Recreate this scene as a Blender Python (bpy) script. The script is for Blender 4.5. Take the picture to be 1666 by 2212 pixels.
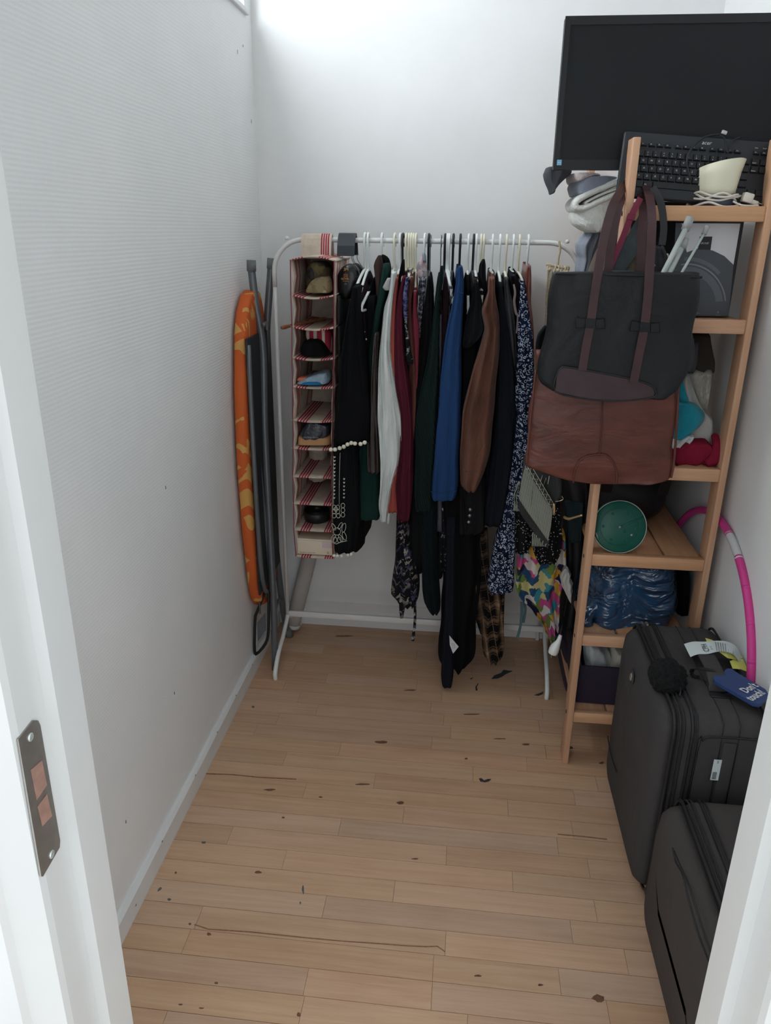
import bpy, bmesh, math, random
from mathutils import Vector, Matrix
random.seed(7)
for o in list(bpy.data.objects): bpy.data.objects.remove(o)
scn = bpy.context.scene
col = scn.collection

# ------------------------------------------------------------------ camera
F, CX, CY, CAMH = 1630.0, 833.0, 1106.0, 1.54
_d = Vector((-51, 4353, 1630)).normalized()
_y = Vector((190, -608, 1630)); _y = (_y - _y.dot(_d) * _d).normalized()
_x = _d.cross(_y)
RM = Matrix((_x, _y, -_d))                     # camera axes (right, down, forward) -> room axes
CAM = Vector((0, 0, CAMH))
cd = bpy.data.cameras.new('camera'); cam = bpy.data.objects.new('camera', cd); col.objects.link(cam)
cd.sensor_fit = 'VERTICAL'; cd.sensor_height = 24.0; cd.lens = F / 2212 * 24.0
cd.clip_start = 0.02; cd.clip_end = 60
r_, u_, b_ = RM @ Vector((1, 0, 0)), -(RM @ Vector((0, 1, 0))), -(RM @ Vector((0, 0, 1)))
mw = Matrix((r_, u_, b_)).transposed().to_4x4(); mw.translation = CAM
cam.matrix_world = mw
scn.camera = cam

# ------------------------------------------------------------------ world, lights, exposure
w = bpy.data.worlds.new('world'); scn.world = w; w.use_nodes = True
bg = w.node_tree.nodes['Background']
bg.inputs[0].default_value = (0.90, 0.955, 1.0, 1); bg.inputs[1].default_value = 0.95
la = bpy.data.lights.new('window_daylight', 'AREA'); la.shape = 'RECTANGLE'; la.size = 1.35; la.size_y = 0.5
la.energy = 21; la.color = (0.90, 0.96, 1.0)
lo = bpy.data.objects.new('window_daylight', la); col.objects.link(lo)
lo.location = (-0.93, 1.95, 2.5); lo.rotation_euler = (0, math.radians(-70), 0)
scn.view_settings.view_transform = 'Standard'; scn.view_settings.look = 'None'
scn.view_settings.gamma = 1.0; scn.view_settings.use_curve_mapping = False
scn.view_settings.exposure = 1.02

# ------------------------------------------------------------------ measuring helper: a point of the photo at a known depth
def ray(px, py): return RM @ Vector(((px - CX) / F, (py - CY) / F, 1.0))
def at(px, py, Y): r = ray(px, py); return CAM + r * (Y / r.y)
def atz(px, py, Z): r = ray(px, py); return CAM + r * ((Z - CAMH) / r.z)
def atx(px, py, X): r = ray(px, py); return CAM + r * (X / r.x)

# ------------------------------------------------------------------ materials
def lin(c):
    c = c / 255.0
    return c / 12.92 if c <= 0.04045 else ((c + 0.055) / 1.055) ** 2.4
def rgb(r, g, b): return (lin(r), lin(g), lin(b), 1.0)
class NT:
    def __init__(s, name):
        s.m = bpy.data.materials.new(name); s.m.use_nodes = True
        s.t = s.m.node_tree; s.b = s.t.nodes['Principled BSDF']
    def n(s, typ, **kw):
        n = s.t.nodes.new(typ)
        for k, v in kw.items(): setattr(n, k, v)
        return n
    def l(s, a, b): s.t.links.new(a, b)
    def put(s, sock, v):
        if hasattr(v, 'is_linked') or isinstance(v, bpy.types.NodeSocket): s.l(v, sock)
        else: sock.default_value = v
    def mth(s, op, a, b=0.0):
        n = s.n('ShaderNodeMath', operation=op); s.put(n.inputs[0], a); s.put(n.inputs[1], b); return n.outputs[0]
    def co(s): return s.n('ShaderNodeTexCoord').outputs['Object']
    def xyz(s, v=None):
        n = s.n('ShaderNodeSeparateXYZ'); s.l(v or s.co(), n.inputs[0]); return n.outputs
    def mapv(s, v, scale=(1, 1, 1), rot=(0, 0, 0), loc=(0, 0, 0)):
        n = s.n('ShaderNodeMapping'); s.l(v, n.inputs[0])
        n.inputs[1].default_value = loc; n.inputs[2].default_value = rot; n.inputs[3].default_value = scale
        return n.outputs[0]
    def noise(s, v, scale, detail=3, rough=.55, dist=0):
        n = s.n('ShaderNodeTexNoise'); s.l(v, n.inputs['Vector']); n.inputs['Scale'].default_value = scale
        n.inputs['Detail'].default_value = detail; n.inputs['Roughness'].default_value = rough
        n.inputs['Distortion'].default_value = dist
        return n.outputs
    def vor(s, v, scale, feature='F1'):
        n = s.n('ShaderNodeTexVoronoi', feature=feature); s.l(v, n.inputs['Vector']); n.inputs['Scale'].default_value = scale
        return n.outputs
    def mix(s, f, a, b):
        n = s.n('ShaderNodeMix', data_type='RGBA'); s.put(n.inputs[0], f); s.put(n.inputs[6], a); s.put(n.inputs[7], b)
        return n.outputs[2]
    def ramp(s, f, stops, const=False):
        n = s.n('ShaderNodeValToRGB'); r = n.color_ramp
        if const: r.interpolation = 'CONSTANT'
        while len(r.elements) < len(stops): r.elements.new(.5)
        for e, (p, c) in zip(r.elements, stops): e.position = p; e.color = c
        s.l(f, n.inputs[0]); return n.outputs[0]
    def bump(s, h, strength=.3, dist=.002):
        n = s.n('ShaderNodeBump'); n.inputs['Strength'].default_value = strength; n.inputs['Distance'].default_value = dist
        s.l(h, n.inputs['Height']); s.l(n.outputs[0], s.b.inputs['Normal'])
    def done(s, c=None, rough=.6, metal=0, spec=.5, sheen=0, coat=0):
        if c is not None: s.put(s.b.inputs['Base Color'], c)
        s.put(s.b.inputs['Roughness'], rough); s.b.inputs['Metallic'].default_value = metal
        s.b.inputs['Specular IOR Level'].default_value = spec
        s.b.inputs['Sheen Weight'].default_value = sheen; s.b.inputs['Coat Weight'].default_value = coat
        return s.m
def M(name, c, rough=.6, var=.12, vs=14, bump=0, bs=250, bd=.001, metal=0, spec=.4, sheen=0, coat=0, stretch=(1, 1, 1), wr=0, wd=.012):
    g = NT(name); v = g.mapv(g.co(), stretch)
    f = g.noise(v, vs, 4)[0]
    lo = tuple(x * (1 - var) for x in c[:3]) + (1,); hi = tuple(min(1, x * (1 + var)) for x in c[:3]) + (1,)
    cc = g.ramp(f, [(.3, lo), (.7, hi)])
    if wr: g.bump(g.mth('ADD', g.mth('MULTIPLY', g.noise(v, bs, 2)[0], .06), g.noise(v, wr, 3, .5, .8)[0]), .75, wd)
    elif bump: g.bump(g.noise(v, bs, 3)[0], bump, bd)
    return g.done(cc, rough, metal, spec, sheen, coat)

WALL = NT('wall_paint'); _v = WALL.co()
_n = WALL.noise(_v, 3, 4)[0]; _h = WALL.noise(_v, 160, 3)[0]
WALL.bump(_h, .12, .001); WALL = WALL.done(WALL.ramp(_n, [(.3, rgb(230, 231, 231)), (.7, rgb(237, 238, 238))]), .65, spec=.25)
RIB = NT('ribbed_wallpaper'); _v = RIB.co(); _z = RIB.xyz(_v)[2]
_s = RIB.mth('SINE', RIB.mth('MULTIPLY', RIB.mth('ADD', _z, RIB.mth('MULTIPLY', RIB.noise(_v, 5, 2)[0], .004)), 2 * math.pi / .0085))
_h = RIB.mth('ADD', RIB.mth('MULTIPLY', _s, .5), RIB.mth('MULTIPLY', RIB.noise(_v, 120, 3)[0], .8))
RIB.bump(_h, .15, .0011)
RIB = RIB.done(RIB.ramp(RIB.noise(_v, 3, 4)[0], [(.3, rgb(232, 234, 234)), (.7, rgb(239, 240, 240))]), .6, spec=.25)
CEIL = M('ceiling_paint', rgb(240, 240, 238), .8, .02)
TRIM = M('white_trim_paint', rgb(226, 227, 226), .35, .03, 8, .06, 60)
JAMB = M('white_gloss_door_paint', rgb(204, 205, 203), .3, .02, 6, .05, 40)
def wood(name, c1, c2, axis='X', rough=.45, rnd=.5):
    g = NT(name); v = g.co(); sc = {'X': (1.2, 26, 26), 'Y': (26, 1.2, 26), 'Z': (26, 26, 1.2)}[axis]
    oi = g.n('ShaderNodeObjectInfo')
    off = g.n('ShaderNodeVectorMath', operation='ADD'); g.l(v, off.inputs[0])
    cmb = g.n('ShaderNodeCombineXYZ'); g.l(g.mth('MULTIPLY', oi.outputs['Random'], 37.0), cmb.inputs[0]); g.l(g.mth('MULTIPLY', oi.outputs['Random'], 11.0), cmb.inputs[1])
    g.l(cmb.outputs[0], off.inputs[1])
    f = g.noise(g.mapv(off.outputs[0], sc), 2.2, 6, .6, .6)[0]
    f2 = g.noise(g.mapv(off.outputs[0], sc), 12, 3, .6)[0]
    f3 = g.noise(off.outputs[0], 5, 2)[0]
    t = g.mth('ADD', g.mth('MULTIPLY', f, .55), g.mth('ADD', g.mth('MULTIPLY', f2, .2), g.mth('MULTIPLY', f3, .25)))
    cc = g.ramp(t, [(.33, c1), (.67, c2)])
    hs = g.n('ShaderNodeHueSaturation'); g.l(cc, hs.inputs['Color'])
    g.l(g.mth('ADD', g.mth('MULTIPLY', oi.outputs['Random'], rnd * .5), 1 - rnd * .28), hs.inputs['Value'])
    r2 = g.mth('FRACT', g.mth('MULTIPLY', oi.outputs['Random'], 7.31))
    g.l(g.mth('ADD', g.mth('MULTIPLY', r2, .14), .90), hs.inputs['Saturation'])
    g.l(g.mth('ADD', g.mth('MULTIPLY', g.mth('FRACT', g.mth('MULTIPLY', oi.outputs['Random'], 3.77)), .006), .4965), hs.inputs['Hue'])
    g.bump(f2, .08, .0008)
    return g.done(hs.outputs[0], rough, spec=.35)
PLANK = wood('beech_parquet', rgb(190, 151, 120), rgb(213, 177, 146), 'X', .42, .28)
PINE = wood('pine_along_z', rgb(186, 138, 100), rgb(214, 168, 128), 'Z', .5, .15)
PINEX = wood('pine_along_x', rgb(188, 140, 104), rgb(216, 170, 132), 'X', .5, .15)
PINEY = wood('pine_along_y', rgb(168, 124, 92), rgb(196, 150, 114), 'Y', .5, .2)
GAP = M('dark_floor_gap', rgb(74, 54, 40), .9)
KNOT = M('dark_wood_knot', rgb(112, 78, 58), .6, .4, 120)
CRACK = M('wood_crack_brown', rgb(140, 102, 76), .7, .3, 120)
LINT = M('dark_lint', rgb(58, 62, 64), .95, .3, 200)
SCUFF = M('grey_wall_scuff', rgb(128, 126, 124), .8)
SCUFFF = M('green_grey_paint_drip', rgb(92, 100, 94), .8)
STEEL = M('brushed_steel_plate', rgb(150, 146, 140), .4, .1, 60, metal=.8)
SCREWM = M('bright_screw', rgb(205, 212, 210), .3, .05, metal=.7)
BAREW = M('bare_wood_mortise', rgb(150, 116, 102), .7, .2, 60)
RACKM = M('white_enamel_tube', rgb(224, 224, 222), .3, .02)
CREAM = M('cream_plastic_hanger', rgb(232, 228, 208), .35, .03)
WHITEP = M('white_plastic_hanger', rgb(236, 240, 238), .35, .03)
BLACKP = M('black_plastic', rgb(30, 32, 34), .4, .1)
GREYP = M('grey_plastic', rgb(104, 112, 112), .4, .05)
WIRE = M('steel_wire', rgb(120, 124, 126), .35, .05, metal=.9)
def cloth(name, c, rough=.9, bump=.35, bs=500, sheen=0, var=.15, vs=9, stretch=(1, 1, .35)):
    if max(c[:3]) < .36: c = tuple(k * .66 for k in c[:3]) + (1,)
    return M(name, c, rough, var, vs, bump, bs, .001, spec=.12, sheen=sheen, stretch=stretch, wr=26)
BLACK = cloth('black_cotton', rgb(20, 21, 24))
BLACK2 = cloth('black_jersey', rgb(25, 27, 29))
NAVYB = cloth('navy_black_wool', rgb(30, 33, 42))
PURPLE = cloth('dark_plum_cloth', rgb(50, 34, 46))
DGREEN = cloth('forest_green_corduroy', rgb(34, 66, 60), var=.2)
DGREEN2 = cloth('bottle_green_coat', rgb(26, 42, 38))
BROWNS = M('dark_brown_satin', rgb(44, 33, 30), .4, .3, 16, .3, 60, .003, spec=.5)
LAPEL = cloth('mauve_brown_wool', rgb(84, 66, 64))
WHITEC = cloth('white_linen', rgb(214, 219, 217), var=.05)
GREYW = cloth('grey_white_lining', rgb(176, 174, 174))
CORAL = cloth('coral_cotton', rgb(182, 92, 82))
BURG = cloth('burgundy_knit', rgb(102, 38, 56))
RUST = cloth('rust_brown_cloth', rgb(116, 72, 66))
PINKR = cloth('raspberry_cloth', rgb(160, 66, 82))
MAROON = cloth('dark_maroon_cloth', rgb(54, 33, 40))
GREYK = cloth('lavender_grey_knit', rgb(112, 112, 122))
BLUE = cloth('royal_blue_jersey', rgb(44, 78, 128), var=.1)
CHAR = cloth('charcoal_jersey', rgb(32, 36, 37))
BLAZ = cloth('black_blazer_wool', rgb(34, 34, 37))
SUEDE = M('brown_suede', rgb(98, 66, 54), .95, .35, 12, .3, 300, .001, spec=.1, sheen=.1, stretch=(1, 1, .5), wr=20, wd=.016)
LEATHERB = M('black_soft_leather', rgb(34, 35, 38), .5, .2, 20, .3, 90, .001)
LEATHRUST = M('glossy_rust_leather', rgb(120, 66, 58), .3, .25, 40, .4, 120, .001)
def rib_mat(name, c, pitch, amp=.6):
    if max(c[:3]) < .1: c = tuple(k * .7 for k in c[:3]) + (1,)
    g = NT(name); x, y, z = g.xyz()
    s = g.mth('SINE', g.mth('MULTIPLY', g.mth('ADD', x, g.mth('MULTIPLY', z, .22)), 2 * math.pi / pitch))
    g.bump(s, amp, .0015)
    cc = g.ramp(g.mth('ADD', g.mth('MULTIPLY', s, .5), .5), [(0, tuple(k * .65 for k in c[:3]) + (1,)), (1, tuple(min(1, k * 1.25) for k in c[:3]) + (1,))])
    return g.done(cc, .95, spec=.15)
RIBG = rib_mat('ribbed_dark_green_knit', rgb(28, 46, 44), .0058)
RIBN = rib_mat('ribbed_black_teal_knit', rgb(24, 33, 37), .006)
def linen(name, axis, groups):
    g = NT(name); c = g.co(); v = g.xyz(c)['XYZ'.index(axis)]
    tot = None
    for x0, pitch, n in groups:
        t = g.mth('DIVIDE', g.mth('SUBTRACT', v, x0), pitch)
        m = g.mth('MULTIPLY', g.mth('MULTIPLY', g.mth('GREATER_THAN', t, 0), g.mth('LESS_THAN', t, n)), g.mth('LESS_THAN', g.mth('FRACT', t), .62))
        tot = m if tot is None else g.mth('MAXIMUM', tot, m)
    base = g.ramp(g.noise(c, 40, 3)[0], [(.3, rgb(196, 181, 164)), (.7, rgb(214, 200, 184))])
    g.bump(g.noise(c, 700, 2)[0], .3, .0006)
    return g.done(g.mix(tot, base, rgb(164, 52, 72)), .9, spec=.15)
LINX = linen('striped_linen_across', 'X', [(-.541, .0092, 4), (-.459, .0084, 4)])
LINX2 = linen('striped_linen_back', 'X', [(-.468, .0075, 4)])
LINX3 = linen('striped_linen_strap', 'X', [(-.478, .0072, 4)])
LINY = linen('striped_linen_side', 'Y', [(2.40, .009, 4), (2.46, .012, 1), (2.56, .009, 4), (2.645, .012, 1)])
def print_navy():
    g = NT('navy_white_print_cotton'); c = g.mapv(g.co(), (1, .05, 1))
    v = g.vor(c, 100); d = v['Distance']; n = g.noise(c, 150, 1)[0]
    ring = g.mth('MULTIPLY', g.mth('MULTIPLY', g.mth('GREATER_THAN', d, .30), g.mth('LESS_THAN', d, .47)), g.mth('GREATER_THAN', n, .43))
    v2 = g.vor(g.mapv(c, (1, 1, 1), (0, 0, 0), (3.1, 0, 1.7)), 140)
    dot = g.mth('MULTIPLY', g.mth('LESS_THAN', v2['Distance'], .26), g.mth('GREATER_THAN', g.noise(c, 60, 1)[0], .53))
    f = g.mth('MAXIMUM', ring, dot)
    base = g.ramp(g.noise(c, 30, 2)[0], [(.35, rgb(16, 20, 36)), (.7, rgb(26, 36, 66))])
    return g.done(g.mix(f, base, rgb(176, 188, 206)), .9, spec=.15)
NPRINT = print_navy()
def dots(name, base, c2, scale, r):
    g = NT(name); c = g.mapv(g.co(), (1, .05, 1))
    f = g.mth('LESS_THAN', g.vor(c, scale)['Distance'], r)
    return g.done(g.mix(f, base, c2), .9, spec=.15)
DOTS = dots('black_dotted_crepe', rgb(17, 17, 20), rgb(186, 186, 184), 150, .22)
def floral(name, base, cols, sc, thr):
    g = NT(name); c = g.mapv(g.co(), (1, .05, 1))
    dn = g.noise(c, sc * 1.2, 2)[1]
    ad = g.n('ShaderNodeVectorMath', operation='MULTIPLY_ADD'); g.l(dn, ad.inputs[0]); ad.inputs[1].default_value = (.02, .02, .02); g.l(c, ad.inputs[2])
    n = g.noise(ad.outputs[0], sc, 3, .6)[0]
    m = g.mth('GREATER_THAN', n, thr)
    v = g.vor(ad.outputs[0], sc * 1.1)['Color']
    r = g.xyz(v)[0]
    cc = g.ramp(r, [(i / len(cols), k) for i, k in enumerate(cols)], True)
    return g.done(g.mix(m, base, cc), .85, spec=.2)
FLORK = floral('black_floral_viscose', rgb(18, 17, 22), [rgb(150, 146, 140), rgb(82, 78, 104), rgb(116, 108, 100), rgb(60, 58, 82)], 55, .53)
FLORV = floral('violet_blue_floral', rgb(30, 36, 66), [rgb(112, 112, 158), rgb(140, 138, 176), rgb(74, 82, 130)], 90, .46)
FLORW = floral('black_with_white_flowers', rgb(19, 20, 26), [rgb(176, 178, 176), rgb(120, 136, 136)], 75, .60)
PAIS = floral('navy_paisley', rgb(34, 40, 52), [rgb(120, 120, 130), rgb(88, 94, 108), rgb(150, 140, 146)], 110, .52)
PAISP = floral('pale_pink_paisley', rgb(186, 170, 172), [rgb(206, 192, 194), rgb(214, 178, 180), rgb(150, 142, 150)], 70, .48)
def colourful():
    g = NT('multicolour_flower_print'); c = g.mapv(g.co(), (1, .3, 1))
    dn = g.noise(c, 40, 3)[1]
    ad = g.n('ShaderNodeVectorMath', operation='MULTIPLY_ADD'); g.l(dn, ad.inputs[0]); ad.inputs[1].default_value = (.03, .03, .03); g.l(c, ad.inputs[2])
    r = g.xyz(g.vor(ad.outputs[0], 38)['Color'])[0]
    cols = [rgb(34, 34, 62), rgb(178, 74, 124), rgb(60, 130, 142), rgb(196, 188, 184), rgb(196, 150, 62), rgb(98, 122, 58), rgb(40, 72, 104), rgb(186, 176, 120)]
    cc = g.ramp(r, [(i / len(cols), k) for i, k in enumerate(cols)], True)
    return g.done(cc, .85, spec=.2)
MULTI = colourful()
def plaid(name, dim=1.0):
    g = NT(name); x, y, z = g.xyz()
    u = g.mth('ADD', g.mth('MULTIPLY', x, .97), g.mth('MULTIPLY', z, .2)); v = g.mth('SUBTRACT', g.mth('MULTIPLY', z, .97), g.mth('MULTIPLY', x, .35))
    def band(t, p, ph, wd):
        q = g.mth('ABSOLUTE', g.mth('SUBTRACT', g.mth('FRACT', g.mth('ADD', g.mth('DIVIDE', t, p), ph)), .5))
        return g.mth('MAXIMUM', g.mth('SUBTRACT', 1.0, g.mth('DIVIDE', q, wd)), 0.0)
    a = g.mth('MULTIPLY', g.mth('ADD', band(u, .062, .1, .2), band(v, .058, .3, .2)), .30)
    b = g.mth('MULTIPLY', g.mth('MAXIMUM', g.mth('GREATER_THAN', band(u, .031, .6, .05), .2), g.mth('GREATER_THAN', band(v, .029, .6, .05), .2)), .3)
    f = g.mth('MINIMUM', g.mth('MULTIPLY', g.mth('ADD', a, b), dim), 1.0)
    return g.done(g.mix(f, rgb(15, 13, 15), rgb(176, 142, 112)), .9, spec=.15)
PLAID = plaid('black_tan_plaid'); PLAIDD = plaid('dark_plaid', .45)
def iron_cover():
    g = NT('orange_leaf_print_cover'); c = g.mapv(g.co(), (1, 1, .6))
    n = g.noise(c, 9, 2, .5, 1.6)[0]
    s = g.mth('SINE', g.mth('MULTIPLY', g.xyz(g.mapv(c, (1, 1, 1), (.6, .3, 0)))[2], 150.0))
    m = g.mth('MULTIPLY', g.mth('GREATER_THAN', n, .57), g.mth('GREATER_THAN', s, -.45))
    g.bump(g.noise(c, 50, 3)[0], .3, .002)
    return g.done(g.mix(m, rgb(202, 98, 50), rgb(208, 158, 90)), .8, spec=.2)
IRONC = iron_cover()
GREYT = M('grey_lacquer_tube', rgb(104, 108, 112), .35, .06, metal=.35)
GREYCAP = M('grey_rubber_cap', rgb(112, 114, 114), .7)
DARKM = M('dark_steel_mesh', rgb(40, 42, 45), .6, .3, 300, .5, 700)
GREYTRAY = M('grey_iron_rest', rgb(92, 94, 98), .6)
TUBEC = M('greyed_card_tube', rgb(186, 180, 174), .8, .04)
SCREEN = M('matte_black_screen', rgb(26, 28, 31), .45, .03, spec=.22)
BEZEL = M('black_bezel_plastic', rgb(21, 23, 27), .5, .05)
STICK = M('light_blue_sticker', rgb(120, 182, 214), .6, .1, 300)
KEYB = M('keyboard_black', rgb(34, 37, 42), .5, .05)
KEYM = M('key_black', rgb(26, 28, 33), .5, .06)
PRINTW = M('white_print', rgb(206, 210, 212), .7, .02)
PRINTG = M('gold_print', rgb(196, 150, 84), .6, .05)
PRINTO = M('orange_print', rgb(186, 108, 62), .6, .05)
PRINTD = M('dark_print', rgb(46, 50, 56), .7, .03)
PRINTY = M('grey_print', rgb(150, 152, 152), .7, .03)
CUPM = M('cream_shell_plastic', rgb(224, 220, 196), .45, .03)
BLUEG = M('blue_grey_base', rgb(62, 72, 84), .5)
CABLE = M('white_cable', rgb(216, 208, 198), .5, .04)
CABLEK = M('black_cable', rgb(26, 28, 32), .5)
USB = M('usb_plug_metal', rgb(196, 190, 186), .4, metal=.4)
def fluffy(name, c, b=1.0, bs=150, bd=.008): return M(name, c, .95, .1, 30, b, bs, bd, spec=.1, sheen=.3)
TOWELW = fluffy('white_fleece', rgb(234, 235, 230), .7, 130, .006)
TOWELP = fluffy('pale_pink_towel', rgb(214, 200, 198), .6)
TOWELB = fluffy('blue_grey_blanket', rgb(138, 144, 158), .3)
GREYCL = cloth('dark_grey_cloth', rgb(96, 98, 104))
BLUECL = cloth('slate_blue_cloth', rgb(150, 156, 168))
TOTE = M('black_leather_tote', rgb(20, 23, 25), .5, .3, 10, .25, 250, .001, spec=.3, wr=9, wd=.012)
STRAPB = M('dark_brown_leather_strap', rgb(62, 38, 40), .5, .15, 30, .15, 150, .0008)
PATCH = M('plum_brown_leather', rgb(60, 42, 46), .5, .2, 20, .2, 100, .001)
BROWNL = M('chestnut_leather', rgb(98, 52, 41), .4, .35, 9, .55, 200, .004, spec=.4, stretch=(.8, 1, 1.8), wr=11, wd=.006)
BROWNL2 = M('chestnut_leather_piping', rgb(92, 50, 40), .45, .2)
REDST = M('burgundy_webbing', rgb(120, 44, 66), .8, .1)
GREYST = M('charcoal_denim_strap', rgb(66, 72, 74), .9, .2, 40, .3, 300)
TAUPE = cloth('taupe_cloth', rgb(128, 116, 104))
SILVER = M('silver_ring', rgb(196, 190, 176), .3, metal=.9)
BRASS = M('brass_clasp', rgb(196, 170, 130), .35, metal=.8)
POLE = M('pale_grey_pole', rgb(170, 178, 174), .4, .04)
POLECAP = M('pole_cap_grey', rgb(150, 152, 150), .6)
BOXB = M('black_carton', rgb(36, 38, 42), .6, .06)
BOXG = M('dark_grey_carton_print', rgb(78, 82, 88), .5, .04)
BOXL = M('light_grey_carton_print', rgb(216, 217, 220), .5, .03)
BOXM = M('mid_grey_carton_print', rgb(100, 104, 110), .5, .03)
CAPB = cloth('olive_brown_felt', rgb(78, 72, 66))
DKBAG = M('dark_grey_nylon', rgb(46, 48, 52), .55, .2, 20, .4, 40, .004)
CLEAR = M('cloudy_plastic_wrap', rgb(150, 146, 134), .25, .2, 20, .8, 35, .006, spec=.6)
GREYWH = cloth('off_white_cotton', rgb(182, 180, 176), var=.1)
TEAL = fluffy('teal_towel', rgb(34, 140, 158), .7, 240, .004)
REDC = cloth('crimson_cloth', rgb(160, 38, 66))
GREENT = M('green_enamel_tin', rgb(10, 84, 70), .4, .06)
GREEND = M('green_enamel_groove', rgb(16, 92, 76), .4)
RIM = M('tin_rim', rgb(150, 158, 152), .35, metal=.6)
BLKBAG = M('black_nylon_bag', rgb(16, 17, 19), .6, .2, 20, .3, 60, .003)
def plastic_bag():
    g = NT('blue_plastic_bag'); c = g.co(); v = g.mapv(c, (1.0, 1.0, 2.2), (0, .35, 0))
    n = g.noise(v, 6.5, 2, .5, 2.4)[0]; n2 = g.noise(v, 3, 2)[0]
    g.bump(g.mth('ADD', n, g.mth('MULTIPLY', n2, 1.5)), 1.0, .03)
    cc = g.ramp(g.noise(c, 8, 2)[0], [(.3, rgb(24, 46, 70)), (.7, rgb(46, 84, 122))])
    return g.done(cc, .16, spec=.9)
BLUEBAG = plastic_bag()
PBOX = M('aubergine_box_fabric', rgb(44, 34, 52), .8, .1, 40, .2, 300)
WRAPW = M('white_plastic_wrap', rgb(186, 190, 190), .3, .15, 16, .8, 40, .006, spec=.6)
CARTON = M('cream_carton', rgb(208, 202, 186), .6, .05)
def case_mat(name, c):
    return M(name, c, .8, .08, 6, .25, 900, .0005, spec=.2, wr=5, wd=.02)
CASE = case_mat('anthracite_suitcase_nylon', rgb(68, 66, 66)); CASE2 = case_mat('taupe_grey_suitcase_nylon', rgb(72, 68, 66))
PIPE = M('black_piping', rgb(32, 32, 34), .5); ZIP = M('black_zip_tape', rgb(40, 40, 42), .7, .3, 300)
FUR = M('black_fur', rgb(16, 18, 20), .95, .3, 200, 1.0, 400, .006)
TAGW = M('white_paper_tag', rgb(206, 216, 216), .6, .02); TAGY = M('lime_paper_tag', rgb(204, 206, 108), .6, .04)
TAGB = M('navy_blue_silicone_tag', rgb(44, 66, 112), .5, .04)
PINK = M('magenta_tape', rgb(206, 62, 140), .45, .05); HOOPW = M('white_hoop_tape', rgb(204, 204, 206), .45, .05)
BEAD = M('ivory_pompom', rgb(226, 222, 204), .8, .06); THREAD = M('ivory_embroidery', rgb(200, 198, 186), .8, .05)
ROPE = M('jute_macrame', rgb(196, 182, 154), .9, .2, 200, .5, 300)
STICKW = M('turned_brown_wood', rgb(134, 84, 58), .5, .2, 50)
CAMO = floral('camouflage_cloth', rgb(82, 78, 70), [rgb(108, 98, 74), rgb(62, 64, 68), rgb(128, 112, 78)], 30, .45)
FLORP = floral('olive_floral_cloth', rgb(142, 130, 98), [rgb(160, 128, 118), rgb(126, 112, 76), rgb(174, 156, 132)], 40, .5)
STRBAG = linen('red_white_striped_pouch', 'X', [(-.56, .026, 6)])
KRAFT = M('kraft_card', rgb(186, 142, 100), .7, .06)
NAVYPL = M('navy_plastic_pouch', rgb(32, 40, 54), .3, .2, 20, .6, 60, .004, spec=.6)
CLEARB = M('pale_blue_plastic', rgb(146, 172, 190), .2, .2, 30, .8, 60, .005, spec=.7)
SKY = M('cobalt_cloth', rgb(34, 108, 156), .8); PEACH = M('orange_pink_cloth', rgb(226, 122, 100), .8)
STOCK = M('pale_card_box', rgb(222, 208, 186), .6, .05)
SHAWL = rib_mat('grey_woven_stripe', rgb(140, 144, 134), .0048, .4); SHAWLD = cloth('grey_shawl_edge', rgb(66, 68, 66)); SHAWLP = cloth('dark_grey_shawl', rgb(76, 80, 78))
TEALST = cloth('faded_teal_ribbon', rgb(96, 122, 126)); JEANB = cloth('dark_denim', rgb(44, 58, 62))
RIBBON = M('dusty_mauve_ribbon', rgb(130, 112, 112), .5)
SILBTN = M('dull_silver_button', rgb(150, 152, 156), .35, metal=.8)
LABELW = M('white_care_label', rgb(206, 210, 210), .7)
GLASSM = NT('window_glass'); _tr = GLASSM.n('ShaderNodeBsdfTransparent'); _gl = GLASSM.n('ShaderNodeBsdfGlossy'); _gl.inputs['Roughness'].default_value = .02
_mx = GLASSM.n('ShaderNodeMixShader'); _mx.inputs[0].default_value = .06; GLASSM.l(_tr.outputs[0], _mx.inputs[1]); GLASSM.l(_gl.outputs[0], _mx.inputs[2])
GLASSM.l(_mx.outputs[0], GLASSM.t.nodes['Material Output'].inputs[0]); GLASSM = GLASSM.m

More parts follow.
